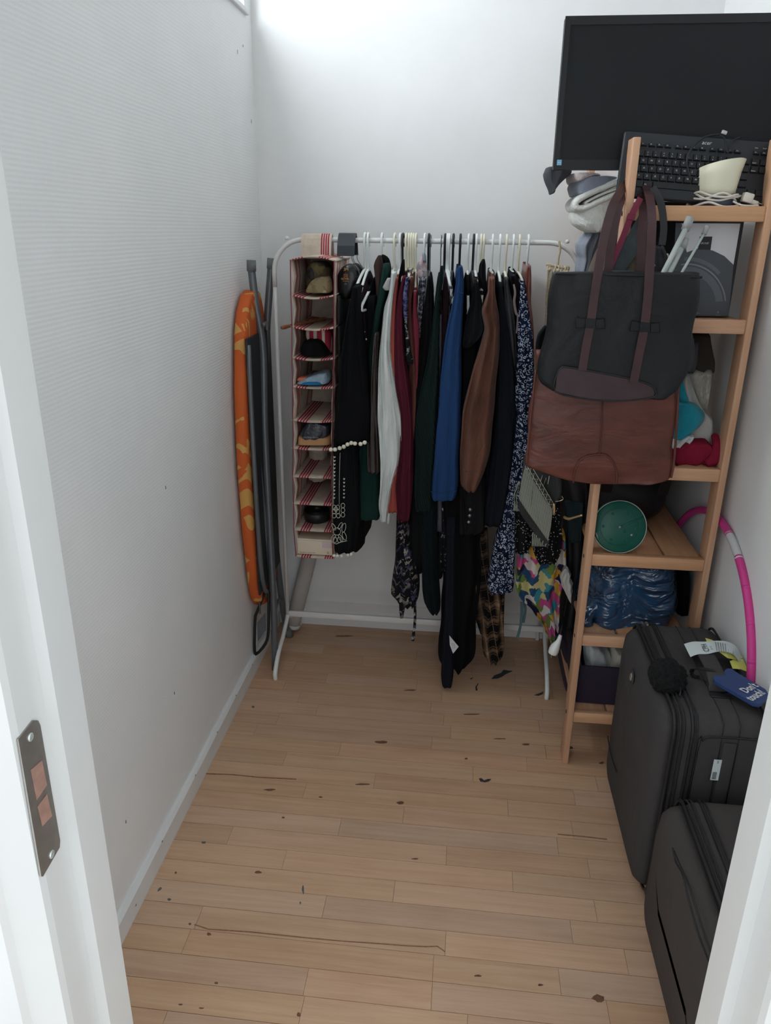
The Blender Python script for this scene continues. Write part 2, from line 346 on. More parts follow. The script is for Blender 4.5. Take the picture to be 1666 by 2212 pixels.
# ------------------------------------------------------------------ geometry helpers
def spline(pts, n=6, closed=False):
    P = [Vector(p) for p in pts]
    if len(P) < 3 and not closed:
        return [P[0].lerp(P[1], i / n) for i in range(n + 1)]
    out = []; N = len(P); segs = N if closed else N - 1
    for i in range(segs):
        if closed: a, b, c, d = P[(i - 1) % N], P[i], P[(i + 1) % N], P[(i + 2) % N]
        else: a, b, c, d = P[max(i - 1, 0)], P[i], P[i + 1], P[min(i + 2, N - 1)]
        for k in range(n):
            t = k / n
            out.append(.5 * ((2 * b) + (c - a) * t + (2 * a - 5 * b + 4 * c - d) * t * t + (3 * b - a - 3 * c + d) * t ** 3))
    if not closed: out.append(P[-1])
    return out
class MB:
    def __init__(s): s.v = []; s.f = []; s.smooth = []
    def add(s, vs, fs, sm=True):
        o = len(s.v); s.v += [Vector(v) for v in vs]
        for f in fs: s.f.append([i + o for i in f]); s.smooth.append(sm)
        return s
    def box(s, lo, hi, M4=None):
        x0, y0, z0 = lo; x1, y1, z1 = hi
        vs = [Vector(p) for p in ((x0, y0, z0), (x1, y0, z0), (x1, y1, z0), (x0, y1, z0), (x0, y0, z1), (x1, y0, z1), (x1, y1, z1), (x0, y1, z1))]
        if M4: vs = [M4 @ v for v in vs]
        return s.add(vs, [(0, 3, 2, 1), (4, 5, 6, 7), (0, 1, 5, 4), (1, 2, 6, 5), (2, 3, 7, 6), (3, 0, 4, 7)], False)
    def rbox(s, lo, hi, r=.004, seg=2, M4=None, sm=True):
        bm = bmesh.new(); bmesh.ops.create_cube(bm, size=1)
        lo = Vector(lo); hi = Vector(hi)
        for v in bm.verts: v.co = Vector(((lo[i] + hi[i]) / 2 + v.co[i] * (hi[i] - lo[i]) for i in range(3)))
        bmesh.ops.bevel(bm, geom=bm.edges[:], offset=r, segments=seg, affect='EDGES', profile=.5, clamp_overlap=True)
        bm.verts.index_update()
        s.add([(M4 @ v.co) if M4 else v.co.copy() for v in bm.verts], [[v.index for v in f.verts] for f in bm.faces], sm)
        bm.free(); return s
    def loft(s, rings, closed=False, caps=True, sm=True):
        n = len(rings[0]); vs = [p for r in rings for p in r]; fs = []
        R = len(rings)
        for i in range(R if closed else R - 1):
            a = i * n; b = ((i + 1) % R) * n
            for k in range(n): fs.append((a + k, a + (k + 1) % n, b + (k + 1) % n, b + k))
        if caps and not closed:
            fs.append(tuple(range(n - 1, -1, -1))); fs.append(tuple(range((R - 1) * n, R * n)))
        return s.add(vs, fs, sm)
    def tube(s, pts, r, seg=8, sub=0, closed=False):
        P = spline(pts, sub, closed) if sub else [Vector(p) for p in pts]
        N = len(P); rr = r if isinstance(r, (list, tuple)) else [r] * N
        if len(rr) != N: rr = [rr[min(int(i / max(N - 1, 1) * (len(rr) - 1)), len(rr) - 2)] * (1 - ((i / max(N - 1, 1) * (len(rr) - 1)) % 1 if i < N - 1 else 1)) + rr[min(int(i / max(N - 1, 1) * (len(rr) - 1)), len(rr) - 2) + 1] * ((i / max(N - 1, 1) * (len(rr) - 1)) % 1 if i < N - 1 else 1) for i in range(N)]
        rings = []; up = None
        for i in range(N):
            a = P[i - 1] if (i > 0 or closed) else P[i]; b = P[(i + 1) % N] if (i < N - 1 or closed) else P[i]
            t = (b - a).normalized() if (b - a).length > 1e-9 else Vector((0, 0, 1))
            if up is None: up = Vector((0, 0, 1)) if abs(t.z) < .9 else Vector((1, 0, 0))
            up = (up - up.dot(t) * t)
            up = up.normalized() if up.length > 1e-6 else t.orthogonal().normalized()
            bi = t.cross(up)
            rings.append([P[i] + (up * math.cos(q) + bi * math.sin(q)) * rr[i] for q in (2 * math.pi * k / seg for k in range(seg))])
        return s.loft(rings, closed)
    def ribbon(s, pts, w, th=.002, sub=5, face=(0, -1, 0), closed=False):
        P = spline(pts, sub, closed); N = len(P); fc = Vector(face); rings = []
        ww = w if isinstance(w, (list, tuple)) else [w, w]
        for i in range(N):
            a = P[max(i - 1, 0)] if not closed else P[i - 1]; b = P[min(i + 1, N - 1)] if not closed else P[(i + 1) % N]
            t = (b - a).normalized(); sd = t.cross(fc)
            sd = sd.normalized() if sd.length > 1e-5 else Vector((1, 0, 0))
            nn = sd.cross(t).normalized()
            k = i / (N - 1) * (len(ww) - 1); j = min(int(k), len(ww) - 2); wd = (ww[j] * (1 - k + j) + ww[j + 1] * (k - j)) / 2
            rings.append([P[i] + sd * wd + nn * th / 2, P[i] + sd * wd - nn * th / 2, P[i] - sd * wd - nn * th / 2, P[i] - sd * wd + nn * th / 2])
        return s.loft(rings, closed, sm=False)
    def lathe(s, prof, c, axis=(0, 0, 1), seg=28, caps=True):
        ax = Vector(axis).normalized(); u = ax.orthogonal().normalized(); v = ax.cross(u); c = Vector(c)
        return s.loft([[c + ax * h + (u * math.cos(q) + v * math.sin(q)) * max(r, 1e-4) for q in (2 * math.pi * k / seg for k in range(seg))] for r, h in prof], False, caps)
    def prism(s, poly, off, sm=False):
        off = Vector(off); n = len(poly); P = [Vector(p) for p in poly]
        return s.add(P + [p + off for p in P], [tuple(range(n)), tuple(range(2 * n - 1, n - 1, -1))] + [(i, i + n, (i + 1) % n + n, (i + 1) % n) for i in range(n)], sm)
    def blob(s, rows, yf, depth, seg=30, p=.6, rip=.005, nr=5, rings=4, ph=0., back=None):
        """closed soft volume: rows (py, left px, right px) seen at depth yf, real depth behind it"""
        R = []
        for i in range(len(rows) - 1):
            for k in range(rings):
                t = k / rings; t2 = t
                a, b = rows[i], rows[i + 1]
                R.append(tuple(a[j] * (1 - t2) + b[j] * t2 for j in range(3)))
        R.append(rows[-1]); S = []
        for i in range(len(R)):                       # light smoothing of the measured outline
            a, b, c = R[max(i - 1, 0)], R[i], R[min(i + 1, len(R) - 1)]
            S.append(tuple((a[j] + 2 * b[j] + c[j]) / 4 for j in range(3)) if 0 < i < len(R) - 1 else b)
        rr = []
        n = len(S)
        for i, (py, xl, xr) in enumerate(S):
            A = at(xl, py, yf); B = at(xr, py, yf); cx = (A.x + B.x) / 2; z = (A.z + B.z) / 2; a = max((B.x - A.x) / 2, .0015)
            e = min(1, (i + .6) / 1.6, (n - 1 - i + .6) / 1.6)
            dd = depth * (.55 + .45 * e)
            ring = []
            for k in range(seg):
                q = 2 * math.pi * k / seg; cq, sq = math.cos(q), math.sin(q)
                x = math.copysign(abs(cq) ** p, cq); y = math.copysign(abs(sq) ** p, sq)
                w1 = math.sin(nr * x * 1.9 + ph + z * 4 + 1.2 * math.sin(z * 7 + ph)); w2 = math.sin(nr * 3.4 * x + 2 * ph - z * 8)
                fold = rip * 1.7 * (abs(w1) ** .6 * (1 if w1 > 0 else -1) if depth > .03 else w1) * min(1, a / .02) + rip * .5 * w2
                yy = yf + depth / 2 - y * dd / 2 + (fold if y < .99 or 1 else 0) * (1 if y > 0 else -.6)
                xx = cx + x * a * (1 + .02 * math.sin(z * 40 + ph))
                ring.append(Vector((xx, yy, z + (A.z - B.z) * -.5 * x)))
            rr.append(ring)
        return s.loft(rr)
    def build(s, name, mat, parent=None, loc=None):
        me = bpy.data.meshes.new(name); me.from_pydata([tuple(v) for v in s.v], [], s.f)
        me.polygons.foreach_set('use_smooth', s.smooth); me.materials.append(mat); me.update()
        bm = bmesh.new(); bm.from_mesh(me); bmesh.ops.recalc_face_normals(bm, faces=bm.faces); bm.to_mesh(me); bm.free()
        o = bpy.data.objects.new(name, me); col.objects.link(o)
        if parent: par(o, parent)
        return o
def par(o, p):
    o.parent = p; m = Matrix.Translation(p.location) if p.type == 'EMPTY' else p.matrix_basis
    q = p
    o.matrix_parent_inverse = m.inverted()
def tag(o, label, cat, group=None):
    o['label'] = label; o['category'] = cat
    if group: o['group'] = group
    return o
def thing(name, label, cat, loc, group=None):
    o = bpy.data.objects.new(name, None); col.objects.link(o); o.location = loc; o.empty_display_size = .02
    return tag(o, label, cat, group)
def struct(o): o['kind'] = 'structure'; return o
def P2(pts, Y): return [at(x, y, Y) for x, y in pts]
def pxprism(pts, Y, th, mb=None): return (mb or MB()).prism(P2(pts, Y), (0, th, 0))
TMP = bpy.data.scenes.new('lettering_workbench')
def text_mesh(txt, size, org, right, up, ext=.0003, shear=0, mb=None, align='LEFT', sx=1.0, bold=0):
    cu = bpy.data.curves.new('t', 'FONT'); cu.body = txt; cu.size = size; cu.align_x = align; cu.shear = shear; cu.resolution_u = 2; cu.offset = bold
    ob = bpy.data.objects.new('t', cu); TMP.collection.objects.link(ob)
    vl = TMP.view_layers[0]; vl.update(); me = bpy.data.meshes.new_from_object(ob.evaluated_get(vl.depsgraph))
    r = Vector(right).normalized(); u = Vector(up).normalized(); nrm = r.cross(u); o = Vector(org)
    mb = mb or MB()
    mb.add([o + r * v.co.x * sx + u * v.co.y + nrm * ext for v in me.vertices], [list(p.vertices) for p in me.polygons], False)
    bpy.data.objects.remove(ob); bpy.data.curves.remove(cu); bpy.data.meshes.remove(me)
    return mb

# ================================================================== THE ROOM
XL, XR, YB, YF, ZC = -.737, .716, 2.74, .62, 2.9
# floor: every stave a part
floor = struct(MB().box((XL - .1, -1.6, -.05), (XR + .1, YB + .05, -.008)).build('floor', GAP))
JP = [(614, 1482), (901, 1478), (954, 1510), (600, 1553), (974, 1578), (552, 1576), (933, 1603), (734, 1619), (616, 1637), (810, 1683), (660, 1701), (872, 1758), (735, 1783), (498, 1801), (965, 1842), (616, 1852), (360, 1874), (854, 1920), (701, 1957), (432, 1975), (963, 2032), (402, 2034), (662, 2116), (653, 2176), (936, 2112), (933, 2148), (441, 1715),
      (901, 1475), (955, 1516), (1124, 1510), (1165, 1568), (976, 1578), (936, 1601), (1138, 1648), (1022, 1667), (1239, 1712), (1097, 1737), (965, 1840), (1204, 1821), (1107, 1896), (852, 1918), (1233, 2001), (963, 2025), (936, 2083), (1208, 2108), (1315, 2190), (1203, 1396), (700, 1400), (640, 1432)]
PW = .0655; rows = {}
for x, y in JP:
    p = atz(x, y, 0); k = math.floor((p.y - 1.258) / PW); rows.setdefault(k, []).append(p.x)
plank_n = 0
for k in range(math.floor((-.1 - 1.258) / PW), math.floor((YB - 1.258) / PW) + 1):
    y0 = 1.258 + k * PW; y1 = min(y0 + PW, YB - .002)
    if y1 - y0 < .01: continue
    xs = sorted(rows.get(k, []))
    j = [x for i, x in enumerate(xs) if i == 0 or x - xs[i - 1] > .06]
    if not j: j = [random.uniform(-.6, -.2)]
    while j[0] - XL > .55: j.insert(0, j[0] - random.uniform(.3, .5))
    while XR - j[-1] > .5: j.append(j[-1] + random.uniform(.32, .5))
    ed = [XL + .003] + [x for x in j if XL + .05 < x < XR - .05] + [XR - .003]
    for a, b in zip(ed, ed[1:]):
        dz = random.uniform(-.0004, 0)
        g = .0006
        MB().box((a + g * .6, y0 + g, -.012), (b - g * .6, y1 - g, dz)).build('plank', PLANK, floor); plank_n += 1
def mark(name, pts, mat, parent=floor, z=.0004):
    return MB().prism([Vector((p.x, p.y, z)) for p in pts], (0, 0, -.001)).build(name, mat, parent)
def ell(cx, cy, a, b, n=10, tilt=0, jit=.25):
    out = []
    for i in range(n):
        q = 2 * math.pi * i / n; r = 1 + random.uniform(-jit, jit)
        x, y = a * r * math.cos(q), b * r * math.sin(q)
        out.append(atz(cx + x * math.cos(tilt) - y * math.sin(tilt), cy + x * math.sin(tilt) + y * math.cos(tilt), 0))
    return out
for cx, cy, a, b in [(865, 1734, 10, 4), (612, 1766, 4, 2), (558, 1884, 9, 3), (693, 1722, 5, 2), (583, 1706, 14, 2.5), (824, 1603, 18, 4), (1295, 2157, 16, 10), (1137, 1608, 9, 3), (1007, 1639, 4, 2.5), (452, 2018, 6, 4), (410, 1996, 4, 3), (435, 2178, 7, 2), (390, 2170, 5, 2), (467, 2123, 5, 3), (380, 1885, 3, 3), (785, 1694, 20, 2), (897, 1855, 10, 2), (1020, 1543, 22, 1.6), (886, 1491, 16, 1.6), (1080, 1596, 14, 1.3), (645, 2192, 5, 6), (1033, 2108, 9, 3), (1168, 2128, 7, 3), (750, 1337, 14, 2), (745, 1374, 22, 2), (1300, 1648, 6, 3), (1225, 1615, 8, 3)]:
    mark('wood_knot', ell(cx, cy, a * .85, b * .8), KNOT)
for path in [[(420, 1996), (450, 2006), (540, 2012), (655, 2024), (740, 2032), (800, 2036), (880, 2042), (920, 2044), (945, 2043), (962, 2055)], [(441, 1670), (500, 1672), (560, 1678), (640, 1682)], [(1205, 1801), (1260, 1806), (1312, 1812)]]:
    up = [atz(x, y, 0) for x, y in path]; dn = [atz(x, y + 2.2, 0) for x, y in reversed(path)]
    mark('wood_crack', up + dn, CRACK)
for cx, cy, a, b, t in [(345, 1921, 6, 2.5, 2.3), (440, 1820, 6, 2.5, 0), (655, 1922, 2.5, 9, 0), (649, 1950, 2, 3, 0), (520, 1508, 5, 4, 0), (547, 1527, 3, 2, 0), (366, 1943, 4, 3, 0)]:
    mark('paint_drip', ell(cx, cy, a, b, 8, t), SCUFFF)
# walls
wl = MB(); WY0, WY1, WZ0, WZ1 = 1.25, 2.665, 2.172, 2.74
wl.box((XL - .22, YF - .1, -.02), (XL, YB + .15, WZ0)).box((XL - .22, YF - .1, WZ1), (XL, YB + .15, ZC)).box((XL - .22, YF - .1, WZ0), (XL, WY0, WZ1)).box((XL - .22, WY1, WZ0), (XL, YB + .15, WZ1))
wl = struct(wl.build('wall_left', RIB))
struct(MB().box((XL - .05, YB, -.02), (XR + .05, YB + .12, ZC)).build('wall_back', WALL))
struct(MB().box((XR, YF - .1, -.02), (XR + .12, YB + .1, ZC)).build('wall_right', WALL))
struct(MB().box((XL - .25, YF - .12, ZC), (XR + .15, YB + .15, ZC + .1)).build('ceiling', CEIL))
XJL, XJR = -.376, .289
wf = MB(); wf.box((XL - .4, .53, -.02), (XJL - .03, YF - .004, ZC)).box((XJR + .03, .53, -.02), (XR + .4, YF - .004, ZC)).box((XJL - .03, .53, 2.08), (XJR + .03, YF - .004, ZC))
struct(wf.build('wall_front', WALL))
bb = struct(MB().prism([Vector((XL, YF, 0)), Vector((XL + .016, YF, 0)), Vector((XL + .016, YF, .058)), Vector((XL + .009, YF, .066)), Vector((XL, YF, .066))], (0, YB - YF, 0)).build('baseboard_left', TRIM))
bk = MB().prism([Vector((XL, YB, 0)), Vector((XL, YB - .012, 0)), Vector((XL, YB - .012, .06)), Vector((XL, YB - .007, .066)), Vector((XL, YB - .007, .10)), Vector((XL, YB, .105))], (XR - XL, 0, 0))
struct(bk.build('baseboard_back', TRIM))
for Y, z in [(1.28, .03), (2.3, .06), (1.7, .062), (1.9, .063), (2.1, .063), (1.45, .06)]:
    MB().rbox((XL + .0155, Y, z - .004), (XL + .0168, Y + .006, z), .0006, 1).build('paint_chip', SCUFF, bb)
# window in the left wall, high up
win = struct(MB().box((XL - .16, WY0, WZ0), (XL - .10, WY0 + .045, WZ1)).box((XL - .16, WY1 - .03, WZ0), (XL - .10, WY1, WZ1)).box((XL - .16, WY0, WZ0), (XL - .10, WY1, WZ0 + .04)).box((XL - .16, WY0, WZ1 - .045), (XL - .10, WY1, WZ1)).build('window_1', TRIM))
MB().box((XL - .14, WY0 + .04, WZ0 + .035), (XL - .134, WY1 - .025, WZ1 - .04)).build('pane', GLASSM, win)
MB().rbox((XL - .10, WY0 - .01, WZ0 - .014), (XL + .012, WY1 + .012, WZ0 + .002), .003).build('window_sill', TRIM, win)
# scuffs on the walls
for px, py, a, b in [(525, 99, 1.5, 2.5), (513, 112, 1, 4), (543, 262, 1.5, 4), (358, 1053, 1.6, 3), (272, 1775, 1.4, 3), (377, 1497, 1.5, 3)]:
    c = atx(px, py, XL); s = .0014
    MB().rbox((XL - .001, c.y - a * s, c.z - b * s), (XL + .0006, c.y + a * s, c.z + b * s), .0003, 1).build('scuff', SCUFF, wl)
# door frame: jamb linings with rebate, casing on the hall side
def jamb(name, s, X):
    pr = [(0, YF + .004), (0, .577), (.011, .575), (.011, .53), (.013, .522), (.045, .512), (.05, .505), (.10, .503), (.10, .53), (.06, .53), (.06, YF + .004)]
    poly = [Vector((X + s * a, y, -.02)) for a, y in pr]
    t = MB().prism(poly, (0, 0, 2.12)).build(name, JAMB)
    return struct(t)
trim1 = jamb('trim_1', -1, XJL); trim2 = jamb('trim_2', 1, XJR)
hd = struct(MB().box((XJL - .1, .505, 2.06), (XJR + .1, YF + .004, 2.13)).build('trim_3', JAMB))
# strike plate on the left jamb
xs = XJL - .011
def pl_pt(px, py):
    p = atx(px, py, xs); return p
pc = [pl_pt(36, 1597), pl_pt(68, 1556), pl_pt(79, 1556), pl_pt(84, 1566), pl_pt(127, 1815), pl_pt(126, 1830), pl_pt(90, 1893), pl_pt(86, 1893)]
ho1 = [(62, 1663), (86, 1642), (97, 1695), (75, 1728)]; ho2 = [(77, 1742), (97, 1715), (108, 1762), (87, 1785)]
strike = MB().prism([p + Vector((0, 0, 0)) for p in pc], (.0016, 0, 0)).build('strike_plate', STEEL, trim1)
for h in (ho1, ho2):
    q = [pl_pt(*p) + Vector((.0018, 0, 0)) for p in h]
    MB().prism(q, (.0005, 0, 0)).build('mortise', BAREW, strike)
for p in [(62, 1592), (108, 1845)]:
    MB().lathe([(.0042, 0), (.0042, .001), (.003, .0016), (.0001, .0016)], pl_pt(*p) + Vector((.0014, 0, 0)), (1, 0, 0), 14).build('screw', SCREWM, strike)

# ================================================================== CLOTHES RACK
RY, RZ, RR = 2.52, 1.507, .0078
XRL, XRR = -.638, .335
rack = thing('clothes_rack', 'white tubular steel clothes rack full of hangers by the back wall', 'clothes rack', ((XRL + XRR) / 2, RY, 0))
fr = [Vector((XRL, RY, 1.36))] + [Vector((XRL + .1 - .1 * math.cos(q), RY, 1.407 + .1 * math.sin(q))) for q in [math.radians(a) for a in range(0, 91, 10)]]
fr += [Vector((XRR - .1 + .1 * math.sin(q), RY, 1.407 + .1 * math.cos(q))) for q in [math.radians(a) for a in range(0, 91, 10)]] + [Vector((XRR, RY, 1.36))]
MB().tube(fr, RR, 12).build('top_rail', RACKM, rack)
for X in (XRL, XRR):
    MB().tube([(X, RY, 1.362), (X, RY, .14)], RR * .92, 12).build('upright', RACKM, rack)
    for s, yf in ((-1, 2.306), (1, 2.716)):
        MB().tube([(X, RY, .15), (X, RY + s * .02, .135), (X, RY + s * .08, .105), (X, RY + s * .14, .085), (X, RY + s * .18, .062), (X, yf, .03), (X, yf, .001)], [.0078, .008, .008, .0085], 12, 4).build('foot', RACKM, rack)
    MB().lathe([(.0001, 0), (.005, .001), (.007, .006), (.005, .011), (.0001, .012)], (X + (.045 if X < 0 else -.045), RY, RZ - .002), (0, 0, 1), 12).build('rail_knob', RACKM, rack)
MB().rbox((XRL + .006, RY - .006, .146), (XRR - .006, RY + .006, .17), .003).build('lower_bar', RACKM, rack)

# ------------------------------------------------------------------ hangers
def hanger(hx, label, mat, end=None, wire=False, drop=.062, rk=.004, grp='white and cream plastic hangers', ey=2.335):
    top = at(hx, 518, RY); X = top.x; nk = Vector((X, RY, 1.418))
    if end: e = at(end[0], end[1], ey)
    else: e = Vector((X, 2.335, 1.418 - drop))
    e2 = Vector((2 * X - e.x, 2 * RY - e.y, e.z))
    h = thing('clothes_hanger', label, 'hanger', nk, grp)
    r = .0016 if wire else rk
    k = RZ + RR + r
    MB().tube([nk, (X, RY - .004, 1.445), (X, RY - .018, 1.485), (X, RY - .021, RZ + .004), (X, RY - .013, k + .005), (X, RY, k + .009), (X, RY + .014, k + .003), (X, RY + .021, RZ), (X, RY + .02, RZ - .018)], r * .95, 8, 4).build('hook', WIRE if wire else mat, h)
    d = (e - nk)
    MB().tube([e2, nk + (e2 - nk) * .5 + Vector((0, 0, .006)), nk, nk + d * .5 + Vector((0, 0, .006)), e], r * 1.15, 8, 5).build('shoulder_bar', mat, h)
    lo1 = e + Vector((0, .012, -.016)); lo2 = e2 + Vector((0, -.012, -.016))
    MB().tube([e, e + Vector((0, -.003, -.008)), lo1, lo1.lerp(lo2, .5), lo2, e2 + Vector((0, .003, -.008)), e2], r, 8, 4).build('trouser_bar', mat, h)
    return nk, e
def garment(name, label, cat, rows, mat, hang=None, yf=2.29, depth=.08, zbot=None, bmat=None, rip=.005, nr=4, thick=.010, seg=40, p=.6, grp='clothes on the rack'):
    c = at((rows[0][1] + rows[0][2]) / 2, rows[0][0], yf)
    g = thing(name, label, cat, (c.x, yf + .05, at(rows[-1][1], rows[-1][0], yf).z), grp)
    ph = random.uniform(0, 6)
    MB().blob(rows, yf, depth, seg, p, rip, nr, 4, ph).build('sleeve' if zbot is not None else 'front', mat, g)
    if hang and zbot is not None:                      # the body of the garment, hanging from the hanger front to back
        nk, e = hang; d = Vector((e.x - nk.x, e.y - nk.y, 0)); W = d.length; u = d.normalized(); sd = Vector((-u.y, u.x, 0))
        rings = []
        zs = [nk.z - .004, nk.z - .02, nk.z - .04, e.z + .012, e.z - .01, e.z - .05]
        n = 7; zs += [e.z - .05 + (zbot - e.z + .05) * i / n for i in range(1, n + 1)]
        for i, z in enumerate(zs):
            hw = [.03, .08, .125, W * .98, W * 1.05, W * 1.04][i] if i < 6 else W * (1.02 - .02 * math.sin(i))
            th = [.006, .008, .009, thick * .8, thick, thick][i] if i < 6 else thick * (1 + .12 * (i - 5) * .3)
            ring = []
            for k in range(22):
                q = 2 * math.pi * k / 22; cq, sq = math.cos(q), math.sin(q)
                a = math.copysign(abs(cq) ** .7, cq); b = math.copysign(abs(sq) ** .7, sq)
                wob = .004 * math.sin(a * 7 + ph + z * 6) * (i > 4)
                ring.append(Vector((nk.x, nk.y, z)) + u * a * hw + sd * (b * th + wob))
            rings.append(ring)
        MB().loft(rings).build('body', bmat or mat, g)
    return g
H = {}
WH = 'white and cream plastic hangers'; BH = 'black plastic hangers'; MH = 'wire hangers'
for hx, lab, mat, end, wire, grp in [
    (789, 'white plastic hanger holding the black pompom tunic', WHITEP, (769, 622), False, WH),
    (796, 'white plastic hanger holding the dark plum top', WHITEP, (779, 631), False, WH),
    (826, 'white plastic hanger with bare tip beside the brown lapel', WHITEP, (782, 660), False, WH),
    (853, 'white plastic hanger holding the long white linen shirt', CREAM, (849, 592), False, WH),
    (865, 'white plastic hanger holding the coral shirt', WHITEP, (857, 602), False, WH),
    (871, 'black plastic hanger left of the five close cream hangers', BLACKP, None, False, BH),
    (878, 'first from the left of five cream hangers in a tight row', CREAM, (869, 598), False, WH),
    (884, 'second from the left of five cream hangers in a tight row', CREAM, None, False, WH),
    (889, 'middle one of five cream hangers in a tight row', CREAM, (884, 592), False, WH),
    (894, 'fourth from the left of five cream hangers in a tight row', CREAM, (889, 600), False, WH),
    (899, 'fifth from the left of five cream hangers in a tight row', CREAM, (897, 631), False, WH),
    (918, 'white plastic hanger holding the pink and navy paisley shirt', WHITEP, (901, 676), False, WH),
    (927, 'black plastic hanger just right of the paisley collar', BLACKP, None, False, BH),
    (931, 'thin wire hanger with grey clip beside the black top', GREYP, None, True, MH),
    (954, 'thin wire hanger holding the dark green ribbed cardigan', WIRE, None, True, MH),
    (962, 'black plastic hanger holding the dark maroon top', BLACKP, None, False, BH),
    (967, 'left one of two white hangers beside the maroon top', WHITEP, (975, 628), False, WH),
    (971, 'right one of two white hangers beside the maroon top', WHITEP, (978, 645), False, WH),
    (980, 'black plastic hanger just left of the blue sweatshirt', BLACKP, None, False, BH),
    (995, 'black plastic hanger holding the royal blue sweatshirt', BLACKP, (995, 590), False, BH),
    (1013, 'white plastic hanger with bare tip right of blue sweatshirt', WHITEP, (1012, 668), False, WH),
    (1024, 'black plastic hanger holding the blazer with silver buttons', BLACKP, (1026, 622), False, BH),
    (1030, 'white plastic hanger holding the plaid shirt', WHITEP, (1030, 607), False, WH),
    (1040, 'cream plastic hanger holding the charcoal tee shirt', CREAM, (1040, 645), False, WH),
    (1046, 'cream plastic hanger inside the black coat collar', CREAM, None, False, WH),
    (1065, 'white plastic hanger holding the brown suede jacket', WHITEP, (1065, 600), False, WH),
    (1081, 'white plastic hanger holding the long navy coat', WHITEP, (1081, 618), False, WH),
    (1095, 'white plastic hanger holding the black leather jacket', CREAM, (1096, 618), False, WH),
    (1110, 'white plastic hanger holding the hooded black jacket', WHITEP, (1110, 597), False, WH),
    (1123, 'cream plastic hanger holding the navy and white print dress', CREAM, (1131, 616), False, WH),
    (1142, 'rightmost white plastic hanger on the rail', WHITEP, (1144, 585), False, WH)]:
    H[hx] = hanger(hx, lab, mat, end, wire, grp=grp, ey=2.318 if hx == 826 else 2.335)

def SH(k, f): return (H[k][0], H[k][0].lerp(H[k][1], f))
# ------------------------------------------------------------------ garments, left to right
g = garment('tunic', 'black tunic edged with ivory pompoms beside the striped organiser', 'tunic', [(620, 760, 773), (628, 758, 774), (667, 751, 774), (710, 742, 779), (792, 729, 790), (876, 721, 797), (930, 717, 796), (962, 715, 794)], BLACK, H[789], 2.255, .12, at(760, 960, 2.3).z, thick=.011)
for i, (px, py) in enumerate([(715, 971), (724, 971), (734, 968), (743, 965), (751, 960), (759, 957), (767, 958), (779, 959), (788, 956)]):
    c = at(px, py, 2.25); MB().lathe([(.0001, -.0068), (.005, -.0048), (.0072, 0), (.005, .0048), (.0001, .0068)], c, (.1, 0, 1), 10).build('pompom', BEAD, g)
g = garment('skirt', 'long black skirt with ivory embroidery hanging beneath the pompom tunic', 'skirt', [(955, 717, 770), (1040, 717, 772), (1120, 717, 774), (1170, 717, 771), (1199, 719, 764)], BLACK2, H[789], 2.275, .09, at(745, 1200, 2.3).z)
th = MB()
for x0, ys in ((723, range(988, 1082, 8)), (744, range(1035, 1076, 8))):
    for y in ys:
        a = at(x0 + (y - 988) * -.01, y, 2.262); s = .0034
        th.prism([a + Vector((dx * s, 0, dz * s)) for dx, dz in ((0, -1), (.9, .3), (.6, 1), (0, .5), (-.6, 1), (-.9, .3))], (0, .002, 0))
th.build('heart_embroidery', THREAD, g)
th = MB()
def loop(cx, cy, a, b, tl=0, yy=2.262):
    pts = []
    for k in range(14):
        q = 2 * math.pi * k / 14; x, y = a * math.cos(q), b * math.sin(q)
        pts.append(at(cx + x * math.cos(tl) - y * math.sin(tl), cy + x * math.sin(tl) + y * math.cos(tl), yy))
    th.tube(pts, .0009, 5, 0, True)
for cx, cy in ((722, 1096), (730, 1096), (722, 1105), (730, 1105), (726, 1100), (722, 1114), (731, 1114), (741, 1092), (741, 1102), (741, 1112)): loop(cx, cy, 4, 5)
for cx, cy, a, b, t in ((728, 1148, 8, 8, 0), (720, 1162, 3.4, 8, .5), (736, 1162, 3.4, 8, -.5), (721, 1138, 3, 8, -.5), (735, 1136, 3, 8, .5), (724, 1166, 4, 6, 0), (733, 1166, 4, 6, 0), (743, 1140, 4, 10, .2), (744, 1158, 4, 9, -.3)): loop(cx, cy, a, b, t)
th.tube(P2([(720, 985), (721, 1040), (720, 1088)], 2.262), .0006, 5, 3); th.tube(P2([(735, 978), (733, 1050), (733, 1090)], 2.262), .0007, 5, 3)
th.tube(P2([(716, 1170), (726, 1175), (734, 1172), (750, 1168)], 2.262), .001, 5, 3)
th.build('flower_embroidery', THREAD, g)
for px, py in ((722, 1200), (729, 1201), (738, 1201), (752, 1199), (759, 1197)):
    MB().lathe([(.0001, -.006), (.0045, -.004), (.0062, 0), (.0045, .004), (.0001, .006)], at(px, py, 2.272), (0, 0, 1), 10).build('pompom', BEAD, g)
garment('top', 'dark plum long sleeved top peeking out behind the pompom tunic', 'top', [(630, 775, 784), (670, 777, 788), (720, 781, 792), (770, 784, 797), (850, 786, 802), (930, 772, 798), (985, 748, 778), (1040, 752, 770)], PURPLE, SH(796, .9), 2.345, .06, at(760, 1040, 2.3).z)
g = garment('top', 'black top with a row of small pearl buttons on bare hanger', 'top', [(640, 786, 812), (700, 785, 812), (770, 786, 808), (850, 790, 805)], BLACK, SH(826, .72), 2.352, .06, at(790, 900, 2.36).z)
for px, py in ((784, 704), (787, 717), (791, 733)):
    MB().lathe([(.0001, -.003), (.0026, -.002), (.0032, 0), (.0026, .002), (.0001, .003)], at(px, py, 2.335), (0, 1, 0), 10).build('pearl_button', BEAD, g)
